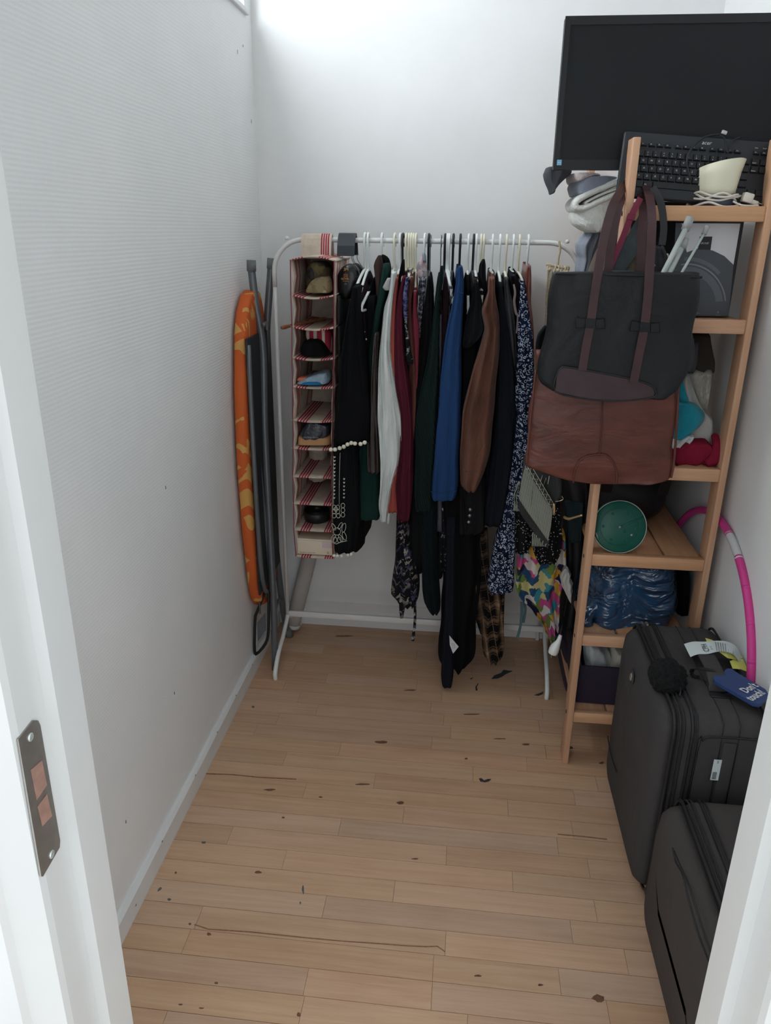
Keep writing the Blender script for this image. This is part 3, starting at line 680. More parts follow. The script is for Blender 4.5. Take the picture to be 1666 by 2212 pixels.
garment('jacket', 'forest green corduroy jacket with its hem showing left of white shirt', 'jacket', [(570, 826, 838), (600, 822, 838), (640, 815, 832), (700, 804, 818), (780, 792, 812), (850, 788, 815), (960, 772, 820), (1060, 758, 822), (1112, 752, 822), (1128, 764, 816)], DGREEN, SH(826, .7), 2.335, .10, at(790, 1110, 2.35).z, rip=.003)
garment('coat', 'dark brown satin coat with mauve lapel left of the white shirt', 'coat', [(720, 807, 816), (760, 803, 816), (820, 799, 816), (880, 796, 818), (940, 793, 820), (1000, 792, 822), (1018, 793, 822), (1025, 797, 818)], BROWNS, SH(826, .7), 2.28, .06, at(805, 1000, 2.3).z, bmat=BLACK, rip=.006)
cg = [o for o in col.objects if o.get('label', '').startswith('dark brown satin coat')][0]
MB().blob([(552, 816, 821), (562, 810, 824), (574, 806, 826), (592, 808, 826), (624, 811, 826), (655, 811, 824), (690, 808, 820), (724, 806, 815)], 2.40, .05, 20, .7, .002, 3).build('lapel', LAPEL, cg)
MB().tube([at(824, 553, 2.46), at(834, 562, 2.46), at(838, 585, 2.46), at(838, 620, 2.44)], [.006, .011, .012, .009], 10, 4).build('collar', BLACK, cg)
g = garment('shirt', 'long white linen shirt hanging in front of the coral shirt', 'shirt', [(589, 846, 853), (596, 843, 854), (612, 842, 852), (634, 839, 849), (664, 829, 846), (709, 824, 843), (759, 819, 842), (797, 817, 847), (848, 815, 856), (900, 814, 865), (968, 816, 867), (1000, 819, 863), (1030, 819, 853), (1060, 818, 845), (1095, 815, 839), (1122, 820, 835), (1131, 824, 833)], WHITEC, H[853], 2.265, .08, at(845, 1070, 2.3).z, rip=.006, nr=7)
MB().blob([(601, 836, 845), (612, 830, 846), (622, 825, 844), (628, 831, 842)], 2.29, .03, 16, .8, .001, 3).build('collar', GREYW, g)
MB().blob([(1020, 829, 850), (1090, 832, 845), (1133, 836, 841)], 2.30, .03, 16, .7, .002, 3).build('shirt_tail', WHITEC, g)
garment('shirt', 'coral orange shirt between the white shirt and burgundy knit', 'shirt', [(602, 854, 858), (625, 851, 858), (660, 846, 855), (700, 842, 853), (785, 841, 853), (900, 850, 864), (980, 850, 862), (1050, 838, 860), (1090, 836, 860), (1110, 838, 858)], CORAL, H[865], 2.29, .06, at(845, 1100, 2.3).z)
garment('blouse', 'black blouse with upturned collar behind the burgundy knit', 'blouse', [(561, 868, 872), (578, 864, 873), (600, 860, 873), (640, 857, 868), (690, 852, 860)], BLACK, H[871], 2.33, .05, at(850, 1000, 2.35).z)
garment('sweater', 'burgundy long sleeved sweater right of the coral shirt', 'sweater', [(597, 869, 875), (612, 865, 873), (640, 858, 870), (690, 852, 869), (740, 851, 871), (785, 851, 875), (835, 853, 884), (900, 862, 893), (980, 863, 893), (1050, 853, 892), (1110, 856, 887), (1130, 860, 882)], BURG, H[878], 2.275, .08, at(870, 1090, 2.3).z)
g = garment('dress', 'black dress with cream and violet flowers and dangling tie below burgundy sweater', 'dress', [(1100, 860, 884), (1140, 858, 884), (1176, 853, 883), (1227, 850, 898), (1265, 845, 904), (1288, 842, 905), (1300, 855, 903), (1316, 866, 896)], FLORK, H[884], 2.31, .09, at(870, 1200, 2.35).z, rip=.008, nr=6)
MB().blob([(1300, 862, 876), (1320, 862, 874), (1337, 864, 871)], 2.30, .02, 12, .7, .002, 3).build('hem_flap', FLORK, g)
MB().ribbon(P2([(896, 1300), (897, 1330), (895, 1360), (891, 1384)], 2.3), [.010, .009, .010, .013], .004).build('belt_tie', FLORK, g)
g = garment('blouse', 'short violet blue floral sleeve among the cream hangers', 'blouse', [(600, 876, 883), (614, 872, 882), (640, 868, 880), (668, 870, 879), (690, 872, 880)], FLORV, H[889], 2.28, .05, at(880, 900, 2.3).z, bmat=FLORK)
MB().blob([(688, 872, 880), (720, 874, 881), (755, 876, 886), (775, 877, 892), (787, 879, 893)], 2.281, .05, 18, .6, .003, 4).build('sleeve_cuff', FLORW, g)
garment('cardigan', 'rust brown cardigan right of the violet floral sleeve', 'cardigan', [(600, 886, 892), (620, 882, 892), (655, 880, 889), (700, 881, 891), (760, 884, 897), (810, 889, 901), (870, 889, 900), (950, 884, 896)], RUST, H[894], 2.295, .06, at(885, 960, 2.3).z)
garment('top', 'raspberry red top right of the rust cardigan', 'top', [(631, 893, 899), (655, 892, 899), (682, 891, 901), (710, 892, 905), (750, 895, 905), (805, 898, 903), (840, 897, 901)], PINKR, H[899], 2.285, .05, at(895, 860, 2.3).z)
g = garment('shirt', 'navy paisley shirt with pale pink collar in the middle of rack', 'shirt', [(600, 908, 922), (620, 907, 920), (645, 905, 918), (672, 903, 913), (700, 903, 910), (745, 903, 908)], PAIS, SH(918, .7), 2.315, .05, at(908, 1000, 2.33).z)
MB().blob([(552, 911, 920), (560, 906, 920), (575, 899, 921), (590, 899, 922), (602, 904, 922)], 2.40, .05, 18, .8, .002, 3).build('collar', PAISP, g)
MB().blob([(546, 912, 918), (554, 911, 920), (566, 914, 921)], 2.39, .03, 14, .8, .001, 3).build('collar_lining', BLUECL, g)
garment('top', 'black fitted top right of the paisley shirt', 'top', [(598, 924, 930), (620, 921, 932), (650, 917, 934), (709, 909, 936), (759, 904, 932), (810, 900, 924), (850, 897, 914), (885, 895, 906)], BLACK, H[927], 2.30, .07, at(910, 1000, 2.33).z)
garment('skirt', 'long black skirt between the floral dress and ribbed sleeve', 'skirt', [(900, 893, 920), (1000, 890, 918), (1110, 880, 916), (1200, 878, 914), (1243, 877, 911)], BLACK2, H[931], 2.325, .09, at(895, 1235, 2.35).z)
MB().rbox((H[931][0].x - .004, 2.32, 1.33), (H[931][0].x + .004, 2.345, 1.41), .002).build('clip', GREYP, [o for o in col.objects if o.get('label', '').startswith('thin wire hanger with grey')][0])
garment('cardigan', 'dark green ribbed cardigan left of the blue sweatshirt', 'cardigan', [(576, 951, 956), (590, 949, 957), (610, 945, 956), (624, 942, 953), (672, 936, 950), (720, 932, 948), (785, 922, 949), (835, 910, 948), (900, 897, 946), (980, 895, 942), (1063, 893, 934), (1098, 894, 931), (1108, 899, 928)], RIBG, H[954], 2.28, .08, at(920, 1090, 2.3).z)
garment('pullover', 'black ribbed pullover sleeve hanging low left of the black trousers', 'pullover', [(1080, 906, 944), (1150, 907, 944), (1220, 909, 946), (1280, 911, 949), (1308, 915, 951), (1324, 923, 951), (1330, 932, 948)], RIBN, H[980], 2.30, .07, at(930, 1250, 2.33).z)
garment('top', 'dark maroon top just left of the blue sweatshirt', 'top', [(599, 959, 964), (620, 957, 968), (655, 956, 970), (690, 955, 968), (740, 954, 962), (790, 953, 958)], MAROON, H[962], 2.305, .05, at(957, 1000, 2.33).z)
garment('sweater', 'grey lavender knit sleeve squeezed between green cardigan and blue sweatshirt', 'sweater', [(680, 949, 955), (740, 947, 955), (800, 946, 952), (950, 944, 952), (1080, 945, 955), (1150, 945, 955)], GREYK, H[967], 2.32, .04, at(950, 1000, 2.34).z)
garment('dress', 'black dress with tiny white flowers below the blue sweatshirt', 'dress', [(1060, 950, 984), (1130, 951, 980), (1190, 952, 978), (1235, 954, 978)], FLORW, H[971], 2.33, .06, at(965, 1230, 2.35).z)
garment('sweatshirt', 'royal blue sweatshirt with long sleeve in the middle of rack', 'sweatshirt', [(576, 991, 998), (583, 988, 1000), (605, 986, 1002), (634, 981, 1002), (668, 974, 1001), (700, 967, 999), (750, 958, 997), (810, 952, 997), (898, 946, 996), (980, 938, 992), (1050, 933, 990), (1076, 931, 986), (1085, 933, 980)], BLUE, H[995], 2.255, .09, at(965, 1060, 2.3).z, rip=.003)
bs = [o for o in col.objects if o.get('label', '').startswith('royal blue')][0]
MB().tube(P2([(981, 635), (991, 632), (1002, 634)], 2.252), .0012, 6, 4).build('shoulder_seam', BLUE, bs)
MB().tube(P2([(931, 1062), (958, 1066), (988, 1060)], 2.249), .0012, 6, 4).build('cuff_seam', BLUE, bs)
g = garment('trousers', 'wide black trousers with white care label hanging lowest on rack', 'trousers', [(1060, 946, 1030), (1150, 950, 1040), (1257, 956, 1042), (1317, 952, 1032), (1371, 950, 1028), (1425, 944, 1028), (1440, 946, 1020), (1455, 956, 1006)], BLACK, SH(1013, .75), 2.31, .12, at(990, 1420, 2.35).z, rip=.010, nr=4)
MB().blob([(1120, 964, 986), (1250, 962, 984), (1371, 959, 983), (1440, 953, 981), (1470, 952, 979), (1489, 955, 975)], 2.285, .05, 20, .7, .004, 3).build('trouser_leg', NAVYB, g)
MB().prism(P2([(971, 1373), (991, 1397), (979, 1412), (972, 1393)], 2.278), (0, .001, 0)).build('care_label', LABELW, g)
ls = MB()
for k in range(6):
    a = at(974 + k * .6, 1389 + k * 2.4, 2.277); b = at(983 + k * .3, 1391 + k * 1.6, 2.277); ls.tube([a, b], .0004, 4)
ls.build('label_print', PRINTY, g)
g = garment('blazer', 'black blazer sleeve with three silver buttons below the suede jacket', 'blazer', [(1000, 996, 1045), (1060, 992, 1052), (1110, 991, 1050), (1148, 991, 1048), (1158, 992, 1024)], BLAZ, H[1024], 2.29, .08, at(1020, 1150, 2.31).z)
for px, py in ((1016, 1101), (1015, 1114), (1013, 1128)):
    MB().lathe([(.0001, -.003), (.0052, -.002), (.0058, .001), (.0001, .003)], at(px, py, 2.283), (0, 1, 0), 14).build('button', SILBTN, g)
g = garment('shirt', 'black and tan plaid flannel shirt hanging low right of trousers', 'shirt', [(1240, 1056, 1094), (1281, 1053, 1092), (1317, 1047, 1090), (1357, 1041, 1090), (1407, 1042, 1090), (1425, 1045, 1087), (1438, 1056, 1078)], PLAID, H[1030], 2.30, .09, at(1060, 1330, 2.33).z, bmat=PLAIDD, rip=.006)
MB().blob([(1150, 1016, 1054), (1250, 1016, 1058), (1330, 1024, 1058), (1375, 1038, 1056)], 2.34, .06, 20, .6, .004).build('shirt_front', PLAIDD, g)
g = garment('tee_shirt', 'charcoal tee shirt with short sleeve left of suede jacket', 'tee shirt', [(606, 1026, 1031), (622, 1024, 1035), (647, 1020, 1041), (684, 1008, 1045), (712, 1003, 1049), (728, 1000, 1042), (742, 998, 1028), (753, 1000, 1012)], CHAR, H[1040], 2.28, .07, at(1020, 1000, 2.3).z, bmat=BLACK)
MB().blob([(735, 1000, 1034), (800, 999, 1030), (870, 998, 1022), (960, 994, 1014)], 2.32, .08, 20, .6, .004).build('torso', BLACK, g)
garment('coat', 'black coat with raised collar behind the brown suede jacket', 'coat', [(561, 1043, 1048), (572, 1036, 1050), (590, 1034, 1050), (610, 1035, 1051), (640, 1040, 1055), (668, 1042, 1052)], BLAZ, H[1046], 2.37, .08, at(1045, 1000, 2.35).z)
g = garment('jacket', 'brown suede jacket with curved sleeve right of centre on rack', 'jacket', [(600, 1057, 1069), (612, 1055, 1070), (632, 1055, 1070), (652, 1048, 1073), (668, 1041, 1076), (676, 1039, 1078), (690, 1042, 1080), (712, 1047, 1081), (756, 1037, 1080), (800, 1022, 1077), (852, 1009, 1071), (900, 998, 1068), (979, 994, 1060), (1020, 993, 1050), (1050, 994, 1038), (1066, 1006, 1029)], SUEDE, H[1065], 2.25, .09, at(1040, 1030, 2.3).z, rip=.006)
MB().tube(P2([(1000, 1014), (1020, 1020), (1046, 1012)], 2.246), .0012, 6, 5).build('cuff_seam', BROWNL2, g)
MB().tube(P2([(1061, 905), (1048, 950), (1030, 985)], 2.246), .0009, 6, 5).build('sleeve_seam', BROWNL2, g)
garment('coat', 'long navy black coat right of the brown suede jacket', 'coat', [(612, 1078, 1085), (640, 1076, 1089), (680, 1077, 1096), (720, 1078, 1103), (800, 1076, 1113), (900, 1070, 1117), (979, 1062, 1118), (1050, 1053, 1108), (1110, 1048, 1098), (1141, 1047, 1086)], NAVYB, H[1081], 2.285, .09, at(1080, 1100, 2.3).z, rip=.003)
garment('jacket', 'black leather jacket right of the long navy coat', 'jacket', [(600, 1092, 1099), (620, 1089, 1101), (650, 1089, 1108), (690, 1094, 1113), (740, 1100, 1117), (800, 1104, 1117)], LEATHERB, H[1095], 2.295, .07, at(1105, 1000, 2.32).z)
g = garment('jacket', 'black hooded jacket with dusty mauve drawstring ribbon', 'jacket', [(595, 1103, 1114), (605, 1099, 1120), (620, 1100, 1125), (640, 1106, 1127), (680, 1112, 1124), (740, 1116, 1122)], BLACK, H[1110], 2.31, .06, at(1115, 1000, 2.33).z)
MB().ribbon(P2([(1110, 614), (1113, 632), (1111, 652), (1115, 676), (1119, 684), (1116, 720)], 2.3), [.005, .007, .007, .004], .003).build('ribbon', RIBBON, g)
garment('dress', 'long navy dress with white squiggle print near the rack end', 'dress', [(614, 1128, 1135), (641, 1125, 1140), (684, 1121, 1147), (717, 1120, 1153), (760, 1119, 1155), (804, 1117, 1157), (864, 1114, 1158), (900, 1118, 1156), (968, 1112, 1146), (1063, 1099, 1130), (1130, 1085, 1118), (1185, 1067, 1116), (1240, 1058, 1112), (1277, 1053, 1110), (1286, 1060, 1106)], NPRINT, H[1123], 2.27, .08, at(1115, 1180, 2.3).z, rip=.005)
garment('top', 'glossy rust leather top on the last hanger', 'top', [(574, 1140, 1146), (586, 1137, 1149), (620, 1135, 1149), (655, 1137, 1148), (690, 1141, 1153), (730, 1144, 1155), (800, 1146, 1156)], LEATHRUST, H[1142], 2.30, .05, at(1150, 900, 2.32).z)

# ================================================================== STRIPED HANGING ORGANISER
OF, OBk = 2.365, 2.66
OZ = [1.451, 1.352, 1.2555, 1.160, 1.067, .958, .863, .764, .668, .572, .472]
OXL = [-.546, -.548, -.548, -.551, -.552, -.555, -.557, -.562, -.562, -.564, -.559]; OXR = [-.412, -.414, -.415, -.418, -.420, -.424, -.427, -.430, -.430, -.432, -.428]
org = thing('hanging_organizer', 'tall hanging fabric organiser in striped red and beige linen', 'organiser', (-.49, 2.52, .472))
sag = [0, .012, .010, .008, .004, .006, .004, .001, .001, .001, .001]
for i, z in enumerate(OZ):
    rings = []
    n = 10
    for j in range(n + 1):
        y = OF - .006 + (OBk - OF) * j / n; r = []
        up = .012 if i == 0 else 0
        for k in range(13):
            t = k / 12; x = OXL[i] - .004 + (OXR[i] - OXL[i] + .008) * t
            r.append(Vector((x, y, z - sag[i] * math.sin(math.pi * t) * (1 - .4 * j / n) + up * math.sin(math.pi * t))))
        r += [p - Vector((0, 0, .004)) for p in reversed(r)]
        rings.append(r)
    nm = 'top_panel' if i == 0 else ('bottom_panel' if i == 10 else 'shelf_panel')
    MB().loft(rings).build(nm, LINX, org)
for nm, XX in (('left_side', OXL), ('right_side', OXR)):
    rings = []
    for i in range(len(OZ)):
        for t in ((0, .5) if i < len(OZ) - 1 else (0,)):
            z = OZ[i] * (1 - t) + OZ[min(i + 1, 10)] * t; x = XX[i] * (1 - t) + XX[min(i + 1, 10)] * t
            x += (.006 if nm[0] == 'l' else -.003) * math.sin(math.pi * t)
            yf = OF + .006 * math.sin(math.pi * t)
            ys = [yf + (OBk - yf) * k / 8 for k in range(9)]
            r = [Vector((x + .0015 + .002 * math.sin(k * 2.1 + i), y, z)) for k, y in enumerate(ys)]
            r += [p - Vector((.003, 0, 0)) for p in reversed(r)]
            rings.append(r)
    MB().loft(rings).build(nm, LINY, org)
MB().box((OXL[5], OBk - .004, OZ[-1]), (OXR[5] - .004, OBk, OZ[0])).build('back_panel', LINX2, org)
stx0, stx1 = at(654, 540, RY).x, at(719, 540, RY).x
st = []
for y, z in [(2.49, 1.452), (2.497, 1.49), (2.503, 1.51), (2.512, 1.521), (2.52, 1.524), (2.528, 1.521), (2.538, 1.51), (2.542, 1.49), (2.548, 1.452)]:
    c = Vector((0, y, z)); o = (Vector((0, y - 2.52, z - 1.49))).normalized() * .002
    st.append([Vector((stx0, y, z)) + o, Vector((stx1, y, z)) + o, Vector((stx1, y, z)) - o, Vector((stx0, y, z)) - o])
MB().loft(st, sm=False).build('hanging_strap', LINX3, org)
REDP = M('red_seam_piping', rgb(140, 56, 72), .8)
for X, lst in ((OXL, .0), (OXR, .0)):
    pts = [Vector((X[i], OF - .006, OZ[i])) for i in range(11)]
    MB().tube(pts, .0016, 6, 2).build('edge_piping', REDP, org)
for z0, z1 in ((1.262, 1.345), (1.168, 1.252), (1.075, 1.158)):
    MB().rbox((-.4105, 2.40, z0), (-.404, 2.62, z1), .003).build('side_pocket', SHAWLP, org)
# things kept inside it (shelf index = compartment above OZ[i])
def item(name, label, cat, rows, mat, yf, depth, p=.7, rip=.003, grp=None, seg=22, nr=4):
    o = MB().blob(rows, yf, depth, seg, p, rip, nr, 4, random.uniform(0, 6)).build(name, mat)
    return tag(o, label, cat, grp)
item('folded_cloth', 'crumpled grey camouflage cloth in the top compartment of the organiser', 'cloth', [(566, 668, 694), (574, 660, 706), (590, 657, 710), (610, 656, 714), (622, 657, 714)], CAMO, 2.45, .12)
item('folded_cloth', 'olive floral cloth bundled in front in the top organiser compartment', 'cloth', [(598, 690, 708), (606, 672, 713), (616, 664, 715), (628, 658, 716), (634, 660, 712)], FLORP, 2.39, .06)
stk = [at(609, 708, 2.33), at(622, 705, 2.36), at(650, 699, 2.42), at(690, 690, 2.52), at(702, 688, 2.55)]
stk = [p.lerp(Vector((p.x, p.y, 1.278)), .0) for p in stk]
tag(MB().tube(stk, [.005, .0072, .005, .0068, .005, .0055, .005, .005], 10, 6).build('turned_stick', STICKW), 'turned brown wooden stick poking out left of organiser', 'stick')
item('striped_pouch', 'red and white striped pouch in the third organiser compartment', 'pouch', [(708, 664, 700), (718, 656, 712), (734, 658, 714), (756, 690, 715), (764, 700, 714)], STRBAG, 2.42, .07)
item('knitted_cap', 'black knitted cap in the third organiser compartment', 'cap', [(736, 662, 680), (742, 652, 692), (754, 646, 702), (766, 645, 708), (770, 650, 704)], BLACK, 2.37, .10)
g = item('plastic_packet', 'clear pale blue plastic packet on the fourth organiser shelf', 'packet', [(808, 690, 704), (816, 664, 708), (826, 638, 710), (833, 634, 706)], CLEARB, 2.37, .12)
item('folded_cloth', 'cobalt blue cloth inside the plastic packet of the organiser', 'cloth', [(826, 664, 684), (829, 652, 692), (833, 648, 694)], SKY, 2.362, .04, rip=.001)
item('folded_cloth', 'small orange pink cloth on the fourth organiser shelf', 'cloth', [(816, 646, 660), (819, 641, 664), (824, 640, 664)], PEACH, 2.385, .04, rip=.001)
o = MB().blob([(946, 641, 712), (952, 640, 713), (966, 641, 712)], 2.37, .2, 22, .25, .0005, 2).build('cardboard_box', KRAFT); tag(o, 'open kraft cardboard box in the sixth organiser compartment', 'box')
g = thing('plastic_pouch', 'glossy navy plastic pouch lying on the kraft box in the organiser', 'pouch', at(676, 950, 2.40))
MB().blob([(914, 664, 672), (922, 656, 708), (934, 646, 710), (944, 643, 708), (952, 652, 694)], 2.362, .10, 22, .7, .004, 4).build('pouch_body', NAVYPL, g)
text_mesh('WASTE & REPAIR', .0068, at(655, 946, 2.357), (1, 0, .02), (0, 0, 1), .0005).build('lettering', PRINTY, g)
for (a, b, lab) in ((966, 996, 'pale linen pouch at the back of the seventh organiser compartment'), (1030, 1042, 'pale striped pouch at the back of the eighth organiser compartment')):
    item('linen_pouch', lab, 'pouch', [(a, 666, 704), ((a + b) / 2, 665, 705), (b - 3, 666, 704), (b, 672, 698)], LINX2, 2.56, .06)
g = thing('belt_coil', 'coiled black leather belt on the ninth organiser shelf', 'belt', at(684, 1118, 2.45))
c = at(685, 1107, 2.46); c.z = .572 + .022
for k in range(3):
    MB().lathe([(.042 - k * .010, -.018), (.045 - k * .010, -.016), (.045 - k * .010, .016), (.042 - k * .010, .018), (.040 - k * .010, .016), (.040 - k * .010, -.016), (.042 - k * .010, -.018)], c, (0, -.12, 1), 30, False).build('belt_turn', BLACKP, g)
g = thing('card_box', 'pale cream card box in the lowest organiser compartment', 'box', at(680, 1182, 2.37))
MB().rbox((-.556, 2.37, .476), (-.433, 2.60, .528), .002).build('box_body', STOCK, g)
MB().box((-.556, 2.372, .5285), (-.433, 2.60, .534)).build('box_lid', STOCK, g)
text_mesh('Ingredients  natural coffee', .0052, (-.548, 2.3694, .482), (1, 0, 0), (0, 0, 1), .0002).build('lettering', PRINTD, g)
text_mesh('&', .014, (-.452, 2.3694, .482), (1, 0, 0), (0, 0, 1), .0002).build('symbol', PRINTY, g)
MB().box((-.468, 2.3692, .504), (-.434, 2.3702, .526)).build('lilac_panel', M('lilac_print', rgb(206, 186, 190), .6), g)

# ------------------------------------------------------------------ ear defenders on the rail
em = thing('ear_defenders', 'black ear defenders hung over the rail by their headband', 'ear defenders', at(755, 600, 2.47))
ex0, ex1 = at(731, 530, 2.5).x, at(768, 530, 2.5).x
st = []
for y, z in [(2.475, 1.462), (2.482, 1.49), (2.497, 1.512), (2.51, 1.522), (2.52, 1.5245), (2.53, 1.522), (2.54, 1.51), (2.552, 1.49), (2.562, 1.462)]:
    o = (Vector((0, y - 2.52, z - 1.48))).normalized() * .004
    st.append([Vector((ex0, y, z)) + o, Vector((ex1, y, z)) + o, Vector((ex1, y, z)) - o, Vector((ex0, y, z)) - o])
MB().loft(st, sm=False).build('headband_pad', M('black_vinyl_pad', rgb(42, 48, 56), .5, .1, 30, .2, 200), em)
for Y, x0, x1 in ((2.475, 740, 760), (2.56, 763, 772)):
    for x in (x0, x1):
        MB().tube([at(x, 547, Y), at(x + 1, 562, Y), at(x + (17 if x > 745 else 8), 584, Y)], .0012, 6, 4).build('headband_wire', WIRE, em)
def ellipsoid(name, c, a, b, d, mat, parent, tilt=0):
    rings = []
    for i in range(13):
        ph_ = math.pi * i / 12; rr = math.sin(ph_) ** .8 if 0 < i < 12 else .01; yy = -math.copysign(abs(math.cos(ph_)) ** .75, math.cos(ph_)) * d
        rings.append([c + Vector((rr * a * math.cos(q) * math.cos(tilt) - rr * b * math.sin(q) * math.sin(tilt), yy, rr * a * math.cos(q) * math.sin(tilt) + rr * b * math.sin(q) * math.cos(tilt))) for q in (2 * math.pi * k / 30 for k in range(30))])
    return MB().loft(rings).build(name, mat, parent)
GLB = M('gloss_black_shell', rgb(18, 21, 22), .25, .05)
cup = at(752, 609, 2.44)
ellipsoid('ear_cup', cup, .038, .056, .022, GLB, em, -.25)
ellipsoid('ear_cup', at(764, 605, 2.54), .036, .054, .022, GLB, em, -.25)
ellipsoid('ear_cushion', at(727, 612, 2.49), .014, .05, .02, BLACKP, em)
yf = 2.4165
text_mesh('3M', .0125, at(742, 585, yf), (1, 0, 0), (0, 0, 1), .0004).build('logo_print', PRINTG, em)
sq = at(747, 592, yf); lg = MB()
for q0, q1 in (((-.006, 0), (.006, -.0014)), ((-.006, -.0116), (.006, -.013)), ((-.006, 0), (-.0046, -.013)), ((.0046, 0), (.006, -.013)), ((-.0025, -.004), (.0025, -.0052)), ((-.0025, -.0052), (-.0013, -.009)), ((.0013, -.0052), (.0025, -.009))):
    lg.box((sq.x + q0[0], yf, sq.z + q1[1]), (sq.x + q1[0], yf + .001, sq.z + q0[1]))
lg.build('emblem_print', PRINTO, em)
text_mesh('PELTOR', .0082, at(737, 604.5, yf), (1, 0, 0), (0, 0, 1), .0004, sx=.85).build('brand_print', PRINTG, em)
text_mesh('OPTIME III', .004, at(741, 608.5, yf), (1, 0, 0), (0, 0, 1), .0004).build('brand_print', PRINTG, em)
text_mesh('CE', .0062, at(744, 614.5, yf), (1, 0, 0), (0, 0, 1), .0004).build('mark_print', PRINTY, em)

# ------------------------------------------------------------------ macrame hanging from the rail's bend
mc = thing('macrame_hanging', 'small jute macrame wall hanging on the bend of the rail', 'wall hanging', at(1200, 620, 2.47))
MB().tube(P2([(1208, 520), (1210, 540), (1207, 555), (1205, 572)], 2.49), .0035, 8, 4).build('hanging_cord', ROPE, mc)
MB().tube(P2([(1181, 571), (1195, 574), (1215, 578), (1231, 580)], 2.47), .0048, 10, 4).build('rod', ROPE, mc)
for i, (x0, x1, x2, ye) in enumerate([(1184, 1182, 1180, 655), (1188, 1186, 1181, 660), (1195, 1189, 1179, 720), (1201, 1192, 1176, 745), (1208, 1205, 1200, 640), (1214, 1216, 1212, 640), (1222, 1220, 1218, 640), (1227, 1226, 1224, 640)]):
    MB().tube(P2([(x0, 574), (x1, 620), ((x1 + x2) / 2, 640), (x2, ye)], 2.465 + .002 * (i % 3)), .0026 + .0006 * (i % 2), 7, 4).build('cord', ROPE, mc)
for x, y in ((1188, 582), (1197, 586), (1206, 584), (1216, 590), (1225, 588)):
    MB().lathe([(.0001, -.006), (.004, -.004), (.0055, 0), (.004, .004), (.0001, .006)], at(x, y, 2.462), (.4, 0, 1), 8).build('knot', ROPE, mc)

# ================================================================== IRONING BOARD leaning in the left corner
ib = thing('ironing_board', 'folded ironing board with orange leaf print cover against the left wall', 'ironing board', (-.68, 2.36, 0))
prof = [(1.352, 2.44, 2.48), (1.34, 2.40, 2.52), (1.30, 2.36, 2.55), (1.23, 2.325, 2.58), (1.05, 2.285, 2.60), (.83, 2.268, 2.61), (.58, 2.280, 2.61), (.38, 2.312, 2.60), (.30, 2.34, 2.58), (.265, 2.375, 2.56), (.252, 2.42, 2.52)]
pp = []
for i in range(len(prof) - 1):
    for t in (0, .33, .66): pp.append(tuple(prof[i][j] * (1 - t) + prof[i + 1][j] * t for j in range(3)))
pp.append(prof[-1])
rings = []
for z, ya, yb in pp:
    lean = .012 * (z - .25); x0, x1 = -.731, -.684 + .0
    if z > 1.28: x0 += (z - 1.28) * .12
    cx, hx, cy, hy = (x0 + x1) / 2 , (x1 - x0) / 2, (ya + yb) / 2, (yb - ya) / 2
    ring = []
    for k in range(28):
        q = 2 * math.pi * k / 28; c_, s_ = math.cos(q), math.sin(q)
        ring.append(Vector((cx + hx * math.copysign(abs(c_) ** .45, c_), cy + hy * math.copysign(abs(s_) ** .3, s_), z)))
    rings.append(ring)
MB().loft(rings).build('board_cover', IRONC, ib)
MB().rbox((-.684, 2.30, .34), (-.676, 2.585, 1.22), .003).build('mesh_top', DARKM, ib)
MB().tube([(-.676, 2.31, 1.20), (-.672, 2.292, .83), (-.670, 2.31, .40), (-.670, 2.40, .31)], .008, 10, 4).build('edge_tube', GREYT, ib)
def itube(name, pts, r, mat=GREYT, seg=12, sub=5): return MB().tube(pts, r, seg, sub).build(name, mat, ib)
A = [at(543, 580, 2.45), at(553, 660, 2.45), at(564, 720, 2.45), at(569, 780, 2.45), at(571, 900, 2.44), at(575, 1000, 2.43), at(583, 1150, 2.41), at(592, 1320, 2.38), at(594, 1448, 2.372)]
itube('leg', A, .0125)
MB().tube([at(543, 562, 2.45), at(543.5, 586, 2.45)], .0150, 14).build('leg_cap', GREYCAP, ib)
B = [at(586, 575, 2.55), at(581, 640, 2.55), at(576, 720, 2.55), at(574, 800, 2.55), at(577, 950, 2.56), at(590, 1120, 2.58), at(608, 1290, 2.60), at(621, 1368, 2.615)]
itube('leg', B, .0125)
MB().tube([at(587, 558, 2.55), at(586, 580, 2.55)], .0150, 14).build('leg_cap', GREYCAP, ib)
MB().tube([at(621, 1360, 2.612), at(626, 1374, 2.618)], [.013, .017], 12).build('leg_foot', GREYCAP, ib)
itube('cross_bar', [at(570, 702, 2.43), at(574, 698, 2.52)], .0075)
C_ = [at(541, 826, 2.36), at(552, 940, 2.38), at(566, 1080, 2.40), at(584, 1250, 2.42), at(592, 1345, 2.42)]
itube('leg', C_, .0105)
D_ = [at(536, 826, 2.34), at(541, 950, 2.34), at(551, 1100, 2.35), at(559, 1270, 2.36)]
itube('support_tube', D_, .0085)
E_ = [at(552, 816, 2.47), at(560, 950, 2.48), at(567, 1100, 2.49), at(571, 1240, 2.50)]
itube('support_tube', E_, .0085)
MB().prism(P2([(536, 762), (541, 760), (548, 810), (550, 825), (540, 828), (534, 800)], 2.40), (0, .05, 0)).build('height_catch', BLACKP, ib)
MB().prism(P2([(536, 694), (542, 692), (556, 770), (557, 815), (545, 820), (536, 770)], 2.42), (0, .01, 0)).build('underside_plate', DARKM, ib)
itube('hook_wire', [at(540, 1063, 2.34), at(543, 1075, 2.335), at(550, 1088, 2.335), at(553, 1110, 2.335)], .0022, WIRE, 8)
MB().tube([at(553, 1106, 2.335), at(553.5, 1120, 2.335)], .005, 10).build('hook_grip', GREYP, ib)
